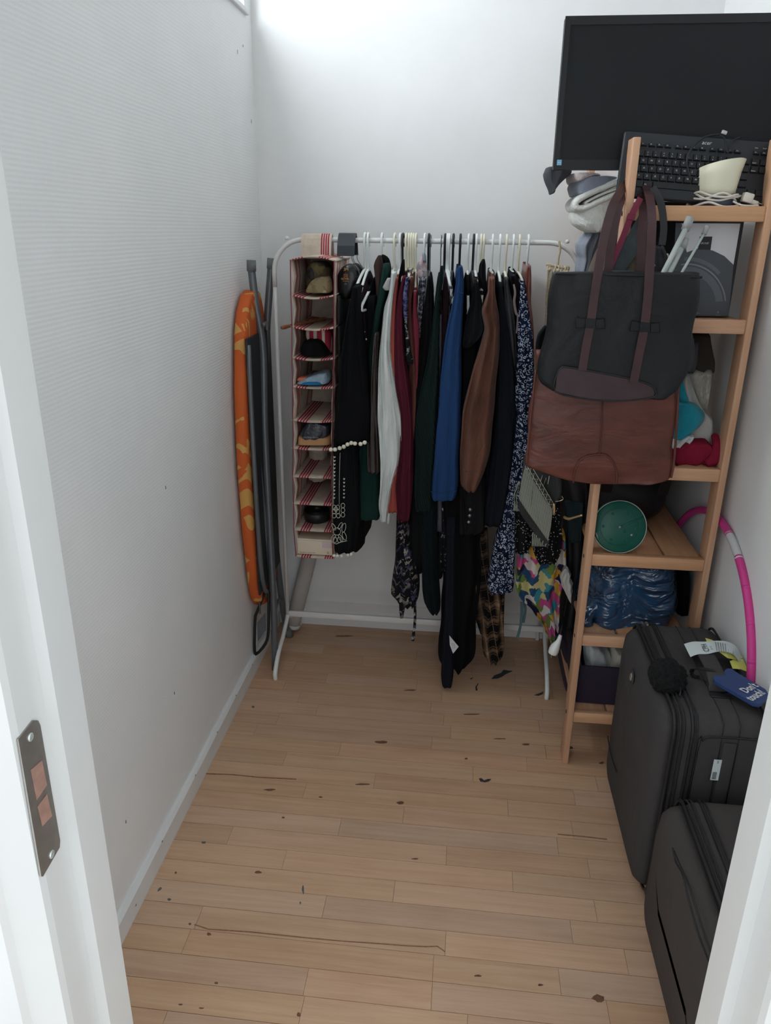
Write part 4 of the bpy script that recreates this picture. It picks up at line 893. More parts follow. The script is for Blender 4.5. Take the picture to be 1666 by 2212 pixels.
for px, py, y in ((563, 1050, 2.385), (575, 1036, 2.42)):
    MB().lathe([(.0001, -.003), (.0045, -.002), (.0045, .002), (.0001, .003)], at(px, py, y), (0, 1, 0), 12).build('rivet', BLACKP, ib)
# iron rest at the lower end
ro = P2([(556, 1320), (551, 1340), (550, 1405), (555, 1412), (574, 1390), (580, 1360), (580, 1280), (574, 1278)], 2.36)
MB().tube(ro, .0055, 8, 3, True).build('rest_frame', BLACKP, ib)
MB().prism(P2([(556, 1345), (572, 1325), (574, 1362), (557, 1386)], 2.365), (0, .004, 0)).build('rest_tray', GREYTRAY, ib)
itube('rest_wire', [at(559, 1268, 2.35), at(561, 1300, 2.35), at(562, 1325, 2.352)], .003, WIRE, 8)
itube('brace', [at(590, 1330, 2.43), at(600, 1300, 2.50), at(606, 1292, 2.58)], .007, GREYT, 10, 3)
# pale tube leaning behind the organiser
tb = [at(642, 1312, 2.66), at(668, 1240, 2.675), at(700, 1150, 2.685), at(716, 1100, 2.69)]
tb = [Vector((-.655, 2.665, .03)), Vector((-.565, 2.692, .40)), Vector((-.50, 2.705, .70))]
g = thing('cardboard_tube', 'wide pale cardboard tube leaning in the corner behind the rack', 'tube', tb[0])
MB().tube(tb, .030, 20, 6).build('tube_wall', TUBEC, g)
dirt = (tb[1] - tb[0]).normalized()
MB().tube([tb[0] - dirt * .012, tb[0] + dirt * .004], .0315, 20).build('end_cap', M('white_end_cap', rgb(206, 204, 200), .6), g)

# ================================================================== PINE SHELF UNIT along the right wall
SX0, SX1, SY0, SY1, STOP = .353, .689, 1.962, 2.715, 1.744
sh = thing('shelf_unit', 'tall open pine shelf unit standing end on by the right wall', 'shelf unit', ((SX0 + SX1) / 2, (SY0 + SY1) / 2, 0))
PT, PD = .0175, .062
TOPS = [1.600, 1.343, .962, .704, .449, .185]
for X in (SX0, SX1 - PT):
    for Y in (SY0, SY1 - PD):
        po = MB().rbox((X, Y, 0), (X + PT, Y + PD, STOP), .0022, 2).build('post', PINE, sh)
        for z in TOPS:
            if X == SX0 and Y == SY0:
                MB().lathe([(.0001, -.0015), (.0058, -.001), (.0058, .001), (.0001, .0015)], (X - .0002, Y + .034, z - .018), (1, 0, 0), 12).build('bolt', BLACKP, po)
for z in TOPS:
    for Y in (SY0 + .004, SY1 - .026):
        MB().rbox((SX0 + PT, Y, z - .034), (SX1 - PT, Y + .022, z), .002, 2).build('cross_rail', PINEX, sh)
    wd = (SX1 - SX0 - 2 * PT) / 3
    for k in range(3):
        MB().rbox((SX0 + PT + k * wd + .003, SY0 + .028, z - .018), (SX0 + PT + (k + 1) * wd - .003, SY1 - .03, z - .003), .0015, 1).build('slat', PINEY, sh)

# ------------------------------------------------------------------ monitor
mo = thing('monitor', 'black computer monitor standing on top of the shelf unit', 'monitor', (.45, 2.12, 1.6))
MX0, MX1, MY, MZ0, MZ1 = .187, .711, 2.06, 1.682, 2.004
MB().rbox((MX0, MY, MZ0), (MX1, MY + .03, MZ1), .003, 2).build('housing', BEZEL, mo)
bzl = MB()
for lo, hi in (((MX0, MZ1 - .018), (MX1, MZ1)), ((MX0, MZ0), (MX1, MZ0 + .022)), ((MX0, MZ0 + .022), (MX0 + .013, MZ1 - .018)), ((MX1 - .013, MZ0 + .022), (MX1, MZ1 - .018))):
    bzl.box((lo[0], MY - .004, lo[1]), (hi[0], MY + .002, hi[1]))
bzl.build('bezel', BEZEL, mo)
MB().box((MX0 + .012, MY - .0015, MZ0 + .02), (MX1 - .012, MY + .001, MZ1 - .016)).build('screen', SCREEN, mo)
s0 = at(1203, 357, MY - .0045); s1 = at(1214, 345, MY - .0045)
stc = MB().box((s0.x, MY - .0048, s0.z), (s1.x, MY - .004, s1.z)).build('energy_sticker', STICK, mo)
MB().box((s0.x + .001, MY - .0051, (s0.z + s1.z) / 2 - .001), (s1.x - .001, MY - .0047, (s0.z + s1.z) / 2)).build('sticker_line', PRINTW, stc)
MB().rbox((.42, MY + .03, 1.63), (.48, MY + .055, 1.86), .006).build('stand_neck', BEZEL, mo)
MB().rbox((.40, MY + .012, 1.5975), (.60, MY + .20, 1.612), .005).build('stand_base', BEZEL, mo)
MB().rbox((.43, MY + .03, 1.61), (.47, MY + .06, 1.70), .005).build('stand_post', BEZEL, mo)

# ------------------------------------------------------------------ keyboard leaning on the monitor
kb = thing('keyboard', 'black computer keyboard propped against the monitor screen', 'keyboard', (.52, 2.0, 1.6))
K0 = at(1350, 281, 2.035)
ku = Vector((.332, 0, -.0235)).normalized(); kv0 = Vector((-.008, -.034, -.145)).normalized(); kn = ku.cross(-kv0).normalized(); kv = kn.cross(ku).normalized() * -1
if kv.z > 0: kv = -kv
if kn.y > 0: kn = -kn
KM = Matrix((ku, kv, kn)).transposed().to_4x4(); KM.translation = K0
KW, KH = .362, .150
MB().rbox((0, 0, -.014), (KW, KH, 0), .006, 3, KM).build('key_tray', KEYB, kb)
MB().rbox((.004, KH - .026, -.001), (KW - .004, KH - .002, .003), .002, 2, KM).build('palm_edge', KEYB, kb)
kp = .0188; key_mesh = {}
def key(x, y, w=1, h=1):
    sz = (round(w, 2), h)
    if sz not in key_mesh:
        b = MB(); W, Hh = kp * w - .0022, kp * .92 * h - .0022
        b.loft([[(0, 0, 0), (W, 0, 0), (W, Hh, 0), (0, Hh, 0)], [(.001, .0008, .0045), (W - .001, .0008, .0045), (W - .001, Hh - .002, .0045), (.001, Hh - .002, .0045)]] if 0 else [[Vector(p) for p in q] for q in ([(0, 0, 0), (W, 0, 0), (W, Hh, 0), (0, Hh, 0)], [(.001, .0008, .0045), (W - .001, .0008, .0045), (W - .001, Hh - .002, .0045), (.001, Hh - .002, .0045)])], sm=False)
        o = b.build('key', KEYM); key_mesh[sz] = o.data; bpy.data.objects.remove(o)
    o = bpy.data.objects.new('key', key_mesh[sz]); col.objects.link(o); par(o, kb)
    o.matrix_basis = KM @ Matrix.Translation((x, y, 0))
leg = MB()
def legend(t, x, y, s=.0058):
    text_mesh(t, s, KM @ Vector((x, y, .0047)), ku, -kv, .0001, mb=leg)
KX0 = .0155; ky = .021
for r in range(1):
    xx = [KX0 + kp * v for v in (0, 1.35, 2.35, 3.35, 4.35, 5.6, 6.6, 7.6, 8.6, 9.85, 10.85, 11.85, 12.85, 15.1, 16.1, 17.1)]
    for i, x in enumerate(xx):
        key(x, ky + .004, .92, .62); legend('F%d' % i if 0 < i < 13 else 'Esc', x + .003, ky + .0085, .0036); MB
rowsK = [('`1234567890+', 0, 13, '#"¤%&/()=?'), ('QWERTYUIOP', 1.5, 12, ''), ('ASDFGHJKL', 1.75, 12, ''), ('<ZXCVBNM,.-', 1.25, 11, '')]
for r, (chs, off, n, alt) in enumerate(rowsK):
    y = ky + .021 + r * kp * .92
    if off > 0: key(KX0, y, off)
    for i in range(n):
        x = KX0 + (off + i) * kp; key(x, y)
        if i < len(chs): legend(chs[i], x + .0055, y + .0075 + (.004 if r == 0 else 0), .0058 if r else .0045)
        if r == 0 and 1 < i < len(alt) + 2: legend(alt[i - 2], x + .0055, y + .0058, .004)
    if off + n < 15: key(KX0 + (off + n) * kp, y, 15 - off - n)
    for i in range(3):
        if r in (0, 1): key(KX0 + (15.1 + i) * kp, y)
y = ky + .021 + 4 * kp * .92
for x, wdt in ((0, 1.25), (1.25, 1.1), (2.35, 1.15), (3.5, 6.3), (9.8, 1.2), (11, 1.2), (12.2, 1.4), (13.6, 1.4), (15.1, 1), (16.1, 1), (17.1, 1)): key(KX0 + x * kp, y, wdt)
legend('Alt', KX0 + 2.45 * kp, y + .009, .0045)
for t, x in (('Print', 15.2), ('Scroll', 16.15), ('Pause', 17.15)): legend(t, KX0 + x * kp, ky - .001, .0036)
legend('Insert', KX0 + 15.15 * kp, ky + .032, .0038); legend('Delete', KX0 + 15.15 * kp, ky + .05, .0038); legend('/', KX0 + 17.3 * kp, ky + .032, .006)
leg.build('key_legends', PRINTW, kb)['kind'] = 'stuff'
text_mesh('acer', .0125, KM @ Vector((.1805, .0185, .0004)), ku, -kv, .0003, shear=.25).build('maker_name', PRINTW, kb)
cb = [at(1395, 395, 2.0), at(1492, 388, 1.985), at(1484, 350, 1.99), at(1494, 322, 2.0), at(1516, 300, 2.01), at(1536, 292, 2.01), at(1558, 290, 2.005)]
MB().tube(cb[1:], .0022, 8, 6).build('cable', CABLEK, kb)
MB().tube([at(1600, 296, 2.03), at(1582, 305, 2.01), at(1572, 330, 1.995), at(1566, 300, 2.0), at(1556, 292, 2.003)], .0022, 8, 6).build('cable', CABLEK, kb)
MB().rbox((-.006, -.004, -.003), (.006, .004, .003), .001, 1, Matrix.Translation(at(1565, 286, 2.0)) @ Matrix.Rotation(.3, 4, 'Y') @ Matrix.Rotation(1.57, 4, 'X')).build('usb_plug', USB, kb)

# ------------------------------------------------------------------ cream scoop with wound cable on the top rail
sc = thing('night_light', 'cream slanted cup shaped lamp wound with white cable on top shelf', 'lamp', (.59, 2.02, 1.6))
SC = at(1548, 432, 2.0); SC.z = 1.598; SC.y = 2.022
rings = []
R_ = 26
def cupring(r, z, tilt, rx=0):
    return [SC + Vector((rx + r * math.cos(q), r * .92 * math.sin(q), z + tilt * math.cos(q) + tilt * .9 * max(0, -math.sin(q)))) for q in (2 * math.pi * k / R_ for k in range(R_))]
for r, z, t, sx in ((.046, .022, 0, 0), (.047, .045, .002, .001), (.049, .07, .005, .003), (.0525, .093, .009, .006), (.0505, .0935, .009, .006), (.044, .05, .002, .002), (.04, .03, 0, 0)): rings.append(cupring(r, z, t, sx))
MB().loft(rings).build('cup_shell', CUPM, sc)
MB().lathe([(.0001, 0), (.042, 0), (.045, .006), (.045, .02), (.043, .025), (.0001, .025)], SC, (0, 0, 1), 26).build('lamp_base', BLUEG, sc)
cbl = []
for k in range(46):
    q = k * .62; cbl.append(SC + Vector(((.056 + .005 * math.sin(k * 1.7)) * math.cos(q), (.049 + .003 * math.sin(k * 1.1)) * math.sin(q), .016 + .012 * math.sin(q * .37 + .6) + .006 * math.sin(k * 2.3))))
MB().tube(cbl, .0026, 7, 4).build('wound_cable', CABLE, sc)
pg = MB().rbox((-.011, -.012, -.010), (.012, .012, .011), .003, 2, Matrix.Translation(SC + Vector((.066, -.03, .020))) @ Matrix.Rotation(.25, 4, 'Y')).build('plug', CABLE, sc)
MB().rbox((0, -.008, -.005), (.018, .008, .005), .002, 2, Matrix.Translation(SC + Vector((.074, -.03, .013))) @ Matrix.Rotation(.3, 4, 'Y')).build('plug_body', CABLE, sc)
for dz in (-.003, .003):
    MB().tube([SC + Vector((.090, -.03 + dz, .010)), SC + Vector((.104, -.03 + dz, .006))], .0013, 6).build('pin', USB, pg)
MB().tube([SC + Vector((.03, -.048, .012)), SC + Vector((.05, -.05, .004)), SC + Vector((.075, -.046, .003)), SC + Vector((.09, -.045, .004))], .0021, 7, 4).build('loose_cable', CABLE, sc)

# ------------------------------------------------------------------ folded textiles overhanging the top shelf
def fold_roll(name, label, cat, mat, layers, yf, depth, parent=None):
    """a folded blanket seen from its end: a bent slab, layers = px polyline"""
    pass
item('folded_blanket', 'white fluffy blanket hanging over the shelf side below the roll', 'blanket', [(420, 1296, 1345), (440, 1270, 1340), (455, 1244, 1335), (470, 1243, 1328), (485, 1250, 1318), (496, 1268, 1305), (503, 1285, 1298)], TOWELW, 2.10, .22, .7, .006)
g = thing('folded_towel', 'white fleece towel folded in a thick loop on top shelf', 'towel', at(1280, 440, 2.15))
pth = [(1345, 392), (1320, 396), (1290, 408), (1262, 422), (1244, 432), (1238, 446), (1248, 456), (1266, 453), (1290, 440), (1320, 424), (1345, 414)]
MB().ribbon([at(x, y, 2.16) for x, y in pth], [.22, .22], .014, 5, face=(0, 1, 0)) if 0 else None
def slab(name, pts, yf, depth, th, mat, parent):
    P = spline([at(x, y, yf) for x, y in pts], 5); rings = []
    for i, p in enumerate(P):
        t = (P[min(i + 1, len(P) - 1)] - P[max(i - 1, 0)]).normalized(); nrm = Vector((-t.z, 0, t.x)).normalized()
        hw = th / 2; r = []
        for k in range(16):
            q = 2 * math.pi * k / 16; c_, s_ = math.cos(q), math.sin(q)
            r.append(p + nrm * hw * math.copysign(abs(s_) ** .6, s_) + Vector((0, depth / 2 - depth / 2 * math.copysign(abs(c_) ** .4, c_) * 1.0, 0)))
        rings.append(r)
    return MB().loft(rings).build(name, mat, parent)
slab('outer_fold', [(1352, 388), (1320, 398), (1285, 413), (1258, 427), (1246, 438), (1250, 449), (1270, 447), (1300, 433), (1350, 412)], 2.08, .2, .018, TOWELW, g)
slab('inner_fold', [(1352, 402), (1310, 416), (1276, 432), (1266, 440), (1280, 440), (1310, 428), (1350, 410)], 2.084, .19, .008, TOWELW, g)
item('folded_blanket', 'blue grey blanket folded on top of the white fleece towel', 'blanket', [(378, 1268, 1345), (388, 1245, 1345), (400, 1239, 1345), (411, 1243, 1310), (420, 1250, 1272)], TOWELB, 2.09, .24, .7, .003)
item('folded_towel', 'pale pink towel folded directly under the monitor corner', 'towel', [(371, 1240, 1300), (376, 1236, 1310), (384, 1238, 1275), (391, 1245, 1258)], TOWELP, 2.10, .22, .7, .002)
item('grey_cloth', 'dark grey cloth with pointed corner hanging out under monitor', 'cloth', [(358, 1186, 1240), (372, 1180, 1240), (382, 1182, 1228), (395, 1188, 1214), (406, 1194, 1205), (416, 1198, 1200)], GREYCL, 2.11, .16, .8, .006)
item('folded_garment', 'slate blue garment bulging out below the white blanket', 'garment', [(500, 1278, 1302), (512, 1268, 1305), (530, 1256, 1300), (548, 1258, 1290), (560, 1262, 1285), (585, 1258, 1275), (600, 1260, 1270)], BLUECL, 2.20, .2, .7, .008)

# ------------------------------------------------------------------ bags looped over the front post
bg_ = thing('leather_bag', 'large chestnut brown leather bag hanging below the black tote', 'bag', at(1300, 1045, 1.93))
MB().blob([(760, 1163, 1470), (800, 1158, 1468), (850, 1152, 1466), (900, 1146, 1462), (950, 1140, 1459), (1000, 1136, 1454), (1012, 1140, 1452), (1030, 1195, 1450), (1040, 1225, 1440), (1049, 1290, 1400)], 1.90, .055, 34, .28, .003, 3, 4, 1.0).build('bag_body', BROWNL, bg_)
MB().tube(P2([(1302, 865), (1300, 930), (1295, 985)], 1.896), .0018, 6, 4).build('centre_seam', BROWNL2, bg_)
MB().tube(P2([(1239, 1043), (1243, 1015), (1256, 992), (1285, 982), (1310, 984), (1326, 1000), (1333, 1025), (1331, 1046)], 1.896), .0022, 6, 5).build('pocket_seam', BROWNL2, bg_)
MB().tube(P2([(1158, 800), (1150, 870), (1141, 960), (1138, 1003)], 1.897), .003, 8, 5).build('side_piping', BROWNL2, bg_)
MB().tube(P2([(1467, 830), (1462, 920), (1456, 1000), (1450, 1032)], 1.897), .003, 8, 5).build('side_piping', BROWNL2, bg_)
MB().ribbon([at(1300, 780, 1.93), at(1316, 600, 1.95), at(1330, 470, 1.96), at(1350, 420, 2.0), at(1366, 402, 2.038), at(1392, 420, 2.02), at(1398, 520, 1.96), at(1380, 780, 1.95)], .02, .003, 6).build('shoulder_strap', STRAPB, bg_)
to = thing('tote_bag', 'black leather tote bag with dark brown straps hung on the post', 'bag', at(1320, 862, 1.86))
MB().blob([(590, 1199, 1519), (600, 1197, 1518), (650, 1191, 1512), (720, 1181, 1502), (780, 1171, 1491), (812, 1165, 1484), (830, 1168, 1476), (846, 1190, 1466), (856, 1215, 1452), (865, 1290, 1438)], 1.815, .08, 36, .26, .0035, 3, 4, 2.0).build('bag_body', TOTE, to)
MB().tube(P2([(1200, 591), (1300, 594), (1400, 596), (1517, 599)], 1.816), .0025, 8, 4).build('top_edge', TOTE, to)
pc_ = P2([(1200, 846), (1204, 806), (1212, 796), (1224, 793), (1300, 806), (1370, 820), (1405, 832), (1415, 842), (1412, 858), (1340, 866), (1270, 862)], 1.811)
MB().prism(pc_, (0, .006, 0)).build('base_patch', PATCH, to)
MB().tube([p + Vector((0, -.001, 0)) for p in pc_], .0018, 6, 3, True).build('patch_piping', BLACKP, to)
MB().ribbon([at(1258, 800, 1.809), at(1266, 750, 1.808), at(1276, 698, 1.807), at(1284, 640, 1.807), at(1292, 590, 1.808), at(1304, 520, 1.84), at(1322, 450, 1.90), at(1342, 412, 1.97), at(1358, 394, 2.032), at(1374, 389, 2.036)], [.0195, .0195], .003, 6).build('strap', STRAPB, to)
MB().ribbon([at(1369, 826, 1.809), at(1380, 770, 1.808), at(1392, 708, 1.807), at(1400, 640, 1.807), at(1403, 590, 1.808), at(1408, 500, 1.84), at(1408, 460, 1.88), at(1403, 424, 1.94), at(1393, 400, 2.01), at(1378, 390, 2.034)], [.0195, .0195], .003, 6).build('strap', STRAPB, to)
MB().ribbon([at(1312, 600, 1.885), at(1322, 520, 1.90), at(1336, 450, 1.94), at(1350, 412, 2.0), at(1364, 398, 2.034)], [.0195, .0195], .003, 6).build('strap', STRAPB, to)
MB().ribbon([at(1384, 600, 1.885), at(1386, 520, 1.90), at(1390, 460, 1.94), at(1388, 424, 1.99), at(1376, 398, 2.033)], [.0195, .0195], .003, 6).build('strap', STRAPB, to)
for cx, cy, t in ((1276, 699, .03), (1394, 707, .06)):
    def q(dx, dy): return (cx + dx - dy * t, cy + dy + dx * t)
    bt = MB().prism(P2([q(-11, -11), q(11, -10), q(11, 10), q(-11, 11)], 1.8035), (0, .004, 0)).build('strap_keeper', TOTE, to)
    for s in (-1, 1):
        MB().prism(P2([q(s * 11, -9), q(s * 30, -12), q(s * 32, 10), q(s * 13, 9)], 1.8075), (0, .003, 0)).build('keeper_tab', TOTE, bt)
        MB().tube([p + Vector((0, -.0005, 0)) for p in P2([q(s * 12, -9), q(s * 30, -12), q(s * 32, 10), q(s * 13, 9)], 1.8072)], .0006, 5, 0, True).build('tab_stitching', BLACKP, bt)
g = thing('shoulder_bag', 'charcoal shoulder bag with burgundy strap tucked behind the tote', 'bag', at(1340, 720, 1.94))
MB().blob([(585, 1282, 1372), (640, 1270, 1380), (720, 1268, 1386), (770, 1275, 1380)], 1.90, .03, 22, .5, .002).build('bag_body', GREYST, g)
MB().ribbon([at(1384, 428, 1.95), at(1364, 467, 1.935), at(1343, 520, 1.925), at(1322, 568, 1.915), at(1308, 605, 1.91)], [.014, .014], .003, 6).build('strap', REDST, g)
MB().ribbon([at(1394, 470, 1.95), at(1370, 520, 1.945), at(1340, 565, 1.935), at(1312, 610, 1.925)], [.03, .045, .04], .004, 6).build('strap', GREYST, g)
MB().prism([p + Vector((0, -.003, 0)) for p in P2([(1357, 461), (1374, 463), (1371, 475), (1353, 473)], 1.932)], (0, .004, 0)).build('strap_slider', REDST, g)
g = thing('black_handbag', 'black handbag with silver ring hanging right of the tote straps', 'bag', at(1420, 600, 1.93))
MB().ribbon([at(1410, 405, 1.97), at(1428, 440, 1.95), at(1434, 490, 1.94), at(1430, 530, 1.93)], [.016, .016], .004, 6).build('handle', LEATHERB, g)
MB().blob([(530, 1412, 1436), (545, 1410, 1442), (556, 1408, 1448), (570, 1410, 1446), (640, 1404, 1450), (720, 1402, 1500), (790, 1400, 1508), (812, 1410, 1480)], 1.925, .03, 22, .5, .003).build('bag_body', DKBAG, g)
MB().tube(P2([(1411, 552), (1410, 566), (1415, 575)], 1.92), .0022, 8, 4).build('ring', SILVER, g)
MB().tube(P2([(1442, 548), (1445, 562), (1442, 574)], 1.92), .0022, 8, 4).build('ring', SILVER, g)
item('taupe_scarf', 'taupe scarf end showing between the tote straps', 'scarf', [(540, 1352, 1376), (560, 1345, 1380), (590, 1335, 1384), (620, 1330, 1385)], TAUPE, 1.945, .02, .6, .003)
# ------------------------------------------------------------------ grey poles in the tote
for i, (a, b, r, cap, lab) in enumerate([((1428, 600), (1488, 482), .0062, ((1480, 497), (1492, 470), .0095), 'longest pale grey pole with ribbed cap standing in the tote'), ((1440, 602), (1476, 530), .0066, ((1474, 537), (1480, 515), .0095), 'middle pale grey pole with blunt cap standing in the tote'), ((1468, 598), (1524, 500), .0032, ((1521, 506), (1529, 489), .006), 'thinnest pale grey pole standing in the tote')]):
    g = thing('telescopic_pole', lab, 'pole', at(a[0], a[1], 1.85), 'pale grey poles in the tote')
    A0 = at(a[0], a[1], 1.855); B0 = at(b[0], b[1], 1.90)
    MB().tube([A0 + Vector(((A0 - B0).x * .8, 0, (A0 - B0).z * .8)), A0, B0], r, 12).build('shaft', POLE, g)
    MB().tube([at(cap[0][0], cap[0][1], 1.898), at(cap[1][0], cap[1][1], 1.903)], cap[2], 12).build('end_cap', POLECAP, g)

# ================================================================== THINGS ON THE SHELVES
g = thing('headphone_box', 'grey headphone box with large headband picture on the second shelf', 'box', (.56, 2.08, 1.343))
hx0, hx1, hz0, hz1, hy = at(1452, 680, 2.03).x, at(1574, 683, 2.03).x, 1.3435, 1.3435 + .238, 2.03
MB().box((hx0, hy, hz0), (hx1 + .0, hy + .09, hz1)).build('carton', BOXB, g)
def fp(px, py): return at(px, py, hy - .0008)
MB().prism([fp(*p) for p in [(1460, 482), (1600, 483), (1585, 572), (1565, 553), (1540, 541), (1510, 536), (1484, 545), (1480, 528), (1473, 490)]], (0, .001, 0)).build('light_print', BOXL, g)
MB().prism([fp(*p) + Vector((0, -.0004, 0)) for p in [(1460, 482), (1473, 482), (1478, 520), (1484, 545), (1510, 536), (1540, 541), (1565, 553), (1585, 572), (1574, 683), (1452, 680)]], (0, .001, 0)).build('dark_print', BOXG, g)
def arc(r0, r1, cx, cy, a0, a1, mat, nm, n=18):
    o = [fp(cx + r0 * math.cos(math.radians(a0 + (a1 - a0) * k / n)), cy - r0 * 1.05 * math.sin(math.radians(a0 + (a1 - a0) * k / n))) + Vector((0, -.0009, 0)) for k in range(n + 1)]
    i = [fp(cx + r1 * math.cos(math.radians(a0 + (a1 - a0) * k / n)), cy - r1 * 1.05 * math.sin(math.radians(a0 + (a1 - a0) * k / n))) + Vector((0, -.0009, 0)) for k in range(n, -1, -1)]
    MB().prism(o + i, (0, .001, 0)).build(nm, mat, g)
arc(83, 80, 1486, 656, 4, 100, M('pale_arc_print', rgb(126, 130, 136), .5), 'headband_print')
arc(96, 88, 1486, 656, 42, 95, BOXM, 'headband_print')
arc(76, 60, 1486, 656, 4, 100, BOXM, 'headband_print')
MB().prism([fp(*p) + Vector((0, -.0012, 0)) for p in [(1512, 511), (1539, 511), (1535, 540), (1508, 539)]], (0, .001, 0)).build('name_block', BOXB, g)
MB().prism([fp(*p) + Vector((0, -.0012, 0)) for p in [(1500, 667), (1571, 668), (1570, 682), (1500, 682)]], (0, .001, 0)).build('base_strip', BOXG, g)
text_mesh('BOSE', .0058, fp(1513, 527) + Vector((0, -.0016, 0)), (1, 0, 0), (0, 0, 1), .0003, shear=.5, sx=1.35).build('logo_print', PRINTW, g)
text_mesh('QUIETCOMFORT 35 II', .0052, fp(1467, 677) + Vector((0, -.0016, 0)), (1, 0, 0), (0, 0, 1), .0003).build('name_print', PRINTY, g)
text_mesh('A', .009, fp(1548, 677) + Vector((0, -.0016, 0)), (1, 0, 0), (0, 0, 1), .0003).build('symbol_print', PRINTY, g)
text_mesh('Noise off', .003, fp(1546, 681) + Vector((0, -.0016, 0)), (1, 0, 0), (0, 0, 1), .0003).build('caption_print', PRINTY, g)
g = thing('laptop_bag', 'flat black laptop bag standing behind the headphone box', 'bag', (.6, 2.2, 1.343))
MB().rbox((.40, 2.13, 1.344), (.668, 2.17, 1.59), .008, 2).build('bag_body', BOXB, g)
MB().tube([(.655, 2.128, 1.36), (.66, 2.12, 1.40), (.656, 2.126, 1.44)], .003, 8, 4).build('strap', BLACKP, g)
# third tier, z = .962
item('felt_hat', 'olive brown felt hat leaning above the plastic bag on the shelf', 'hat', [(722, 1500, 1540), (740, 1496, 1543), (760, 1492, 1548), (785, 1492, 1553), (803, 1500, 1551), (808, 1512, 1546)], CAPB, 2.10, .16, .6, .004)
item('nylon_pouch', 'dark grey nylon pouch beside the felt hat', 'pouch', [(735, 1490, 1512), (770, 1482, 1512), (795, 1478, 1508), (808, 1485, 1500)], DKBAG, 2.03, .05, .7, .003)
item('plastic_wrap', 'cloudy plastic bag with cream contents under the felt hat', 'plastic bag', [(800, 1478, 1550), (830, 1478, 1547), (860, 1485, 1540), (885, 1500, 1532), (905, 1505, 1525)], CLEAR, 2.09, .14, .6, .008)
item('folded_sheet', 'off white folded cotton sheet behind the teal towel', 'sheet', [(808, 1474, 1492), (830, 1470, 1500), (860, 1470, 1512), (890, 1470, 1530), (910, 1470, 1553), (935, 1465, 1553), (960, 1460, 1546), (975, 1460, 1540)], GREYWH, 2.055, .2, .6, .006)
item('teal_towel', 'upper teal towel fold standing behind the lower one', 'towel', [(820, 1470, 1477), (845, 1464, 1488), (875, 1464, 1500)], TEAL, 2.035, .14, .7, .003)
item('teal_towel', 'thick teal towel folded on the white cloth', 'towel', [(872, 1462, 1498), (885, 1460, 1524), (900, 1459, 1537), (915, 1459, 1535), (930, 1458, 1522), (945, 1458, 1490), (953, 1458, 1474)], TEAL, 2.018, .22, .7, .003)
item('crumpled_cloth', 'small white crumpled cloth between teal towel and crimson cloth', 'cloth', [(944, 1480, 1505), (952, 1464, 1503), (964, 1458, 1490), (976, 1457, 1470)], WHITEC, 2.02, .1, .7, .005)
g = thing('crimson_cloth', 'crimson cloth bundled at the front of the third shelf', 'cloth', (.57, 2.05, .962))
MB().blob([(960, 1490, 1538), (972, 1466, 1550), (986, 1455, 1555), (1000, 1452, 1548), (1008, 1458, 1530)], 2.0, .2, 34, .6, .007, 4).build('cloth_base', REDC, g)
MB().tube([at(1543, 940, 2.04), at(1550, 955, 2.02), at(1552, 972, 2.012), at(1545, 990, 2.006), at(1525, 1002, 2.004)], [.008, .014, .018, .018, .010], 12, 5).build('cloth_fold', REDC, g)
# fourth tier, z = .704 : green tin reel and a black bag
g = thing('cable_reel', 'round green enamel tin reel standing on the fourth shelf', 'reel', at(1340, 1188, 2.0))
rc = at(1340, 1130, 2.0); rr = .0715; rc.z = .704 + rr + .001
ax = Vector((0, -1, .30))
MB().lathe([(.0001, .0), (rr * .96, .0), (rr, -.003), (rr, -.034), (rr * .96, -.037), (.0001, -.037)], rc, ax, 48).build('drum', GREENT, g)
MB().lathe([(rr * 1.0, -.001), (rr * 1.035, .000), (rr * 1.035, -.006), (rr * 1.0, -.007)], rc, ax, 48, False).build('rim', RIM, g)
axn = ax.normalized(); u1 = Vector((1, 0, 0)); v1 = axn.cross(u1) * -1
if v1.z < 0: v1 = -v1
fcn = rc + axn * .0005
MB().tube([fcn + (u1 * math.cos(q) + v1 * math.sin(q)) * rr * .74 for q in (2 * math.pi * k / 40 for k in range(40))], .0009, 6, 0, True).build('ring_groove', GREEND, g)
MB().tube([fcn, fcn + (u1 * .88 + v1 * .44).normalized() * rr * .95], .0024, 8).build('crank_groove', GREEND, g)
for a_, r_f, m_ in [(60, .58, GREEND), (120, .58, GREEND), (180, .62, GREEND), (240, .58, GREEND), (300, .58, GREEND), (0, .60, GREEND), (318, .25, GREEND), (328, .55, RIM)]:
    MB().lathe([(.0001, .002), (.003, .0015), (.0036, 0)], fcn + (u1 * math.cos(math.radians(a_)) + v1 * math.sin(math.radians(a_))) * rr * r_f, axn, 12, False).build('rivet', m_, g)
MB().lathe([(.0001, .005), (.004, .004), (.0045, 0)], fcn, axn, 12, False).build('hub_screw', RIM, g)
MB().tube([fcn + u1 * -.064 + v1 * -.018, fcn + u1 * -.056 + v1 * -.036], .0022, 8).build('clip', RIM, g)
g = thing('duffel_bag', 'black duffel bag filling the fourth shelf behind the green reel', 'bag', (.5, 2.4, .704))
rings = []
for i in range(15):
    t = i / 14; y = 2.125 + .50 * t; r = .12 * (max(.02, 1 - abs(2 * t - 1) ** 4)) ** .5
    rings.append([Vector((.5 + r * 1.05 * math.copysign(abs(math.cos(q)) ** .8, math.cos(q)) , y, .702 + .11 + min(r, .125) * .88 * math.copysign(abs(math.sin(q)) ** .7, math.sin(q)))) for q in (2 * math.pi * k / 26 for k in range(26))])
MB().loft(rings).build('bag_body', BLKBAG, g)
MB().ribbon([(.42, 2.14, .83), (.43, 2.10, .90), (.50, 2.10, .915), (.57, 2.10, .90), (.58, 2.14, .83)], .03, .004, 5, face=(0, -1, 0)).build('handle', BLKBAG, g)
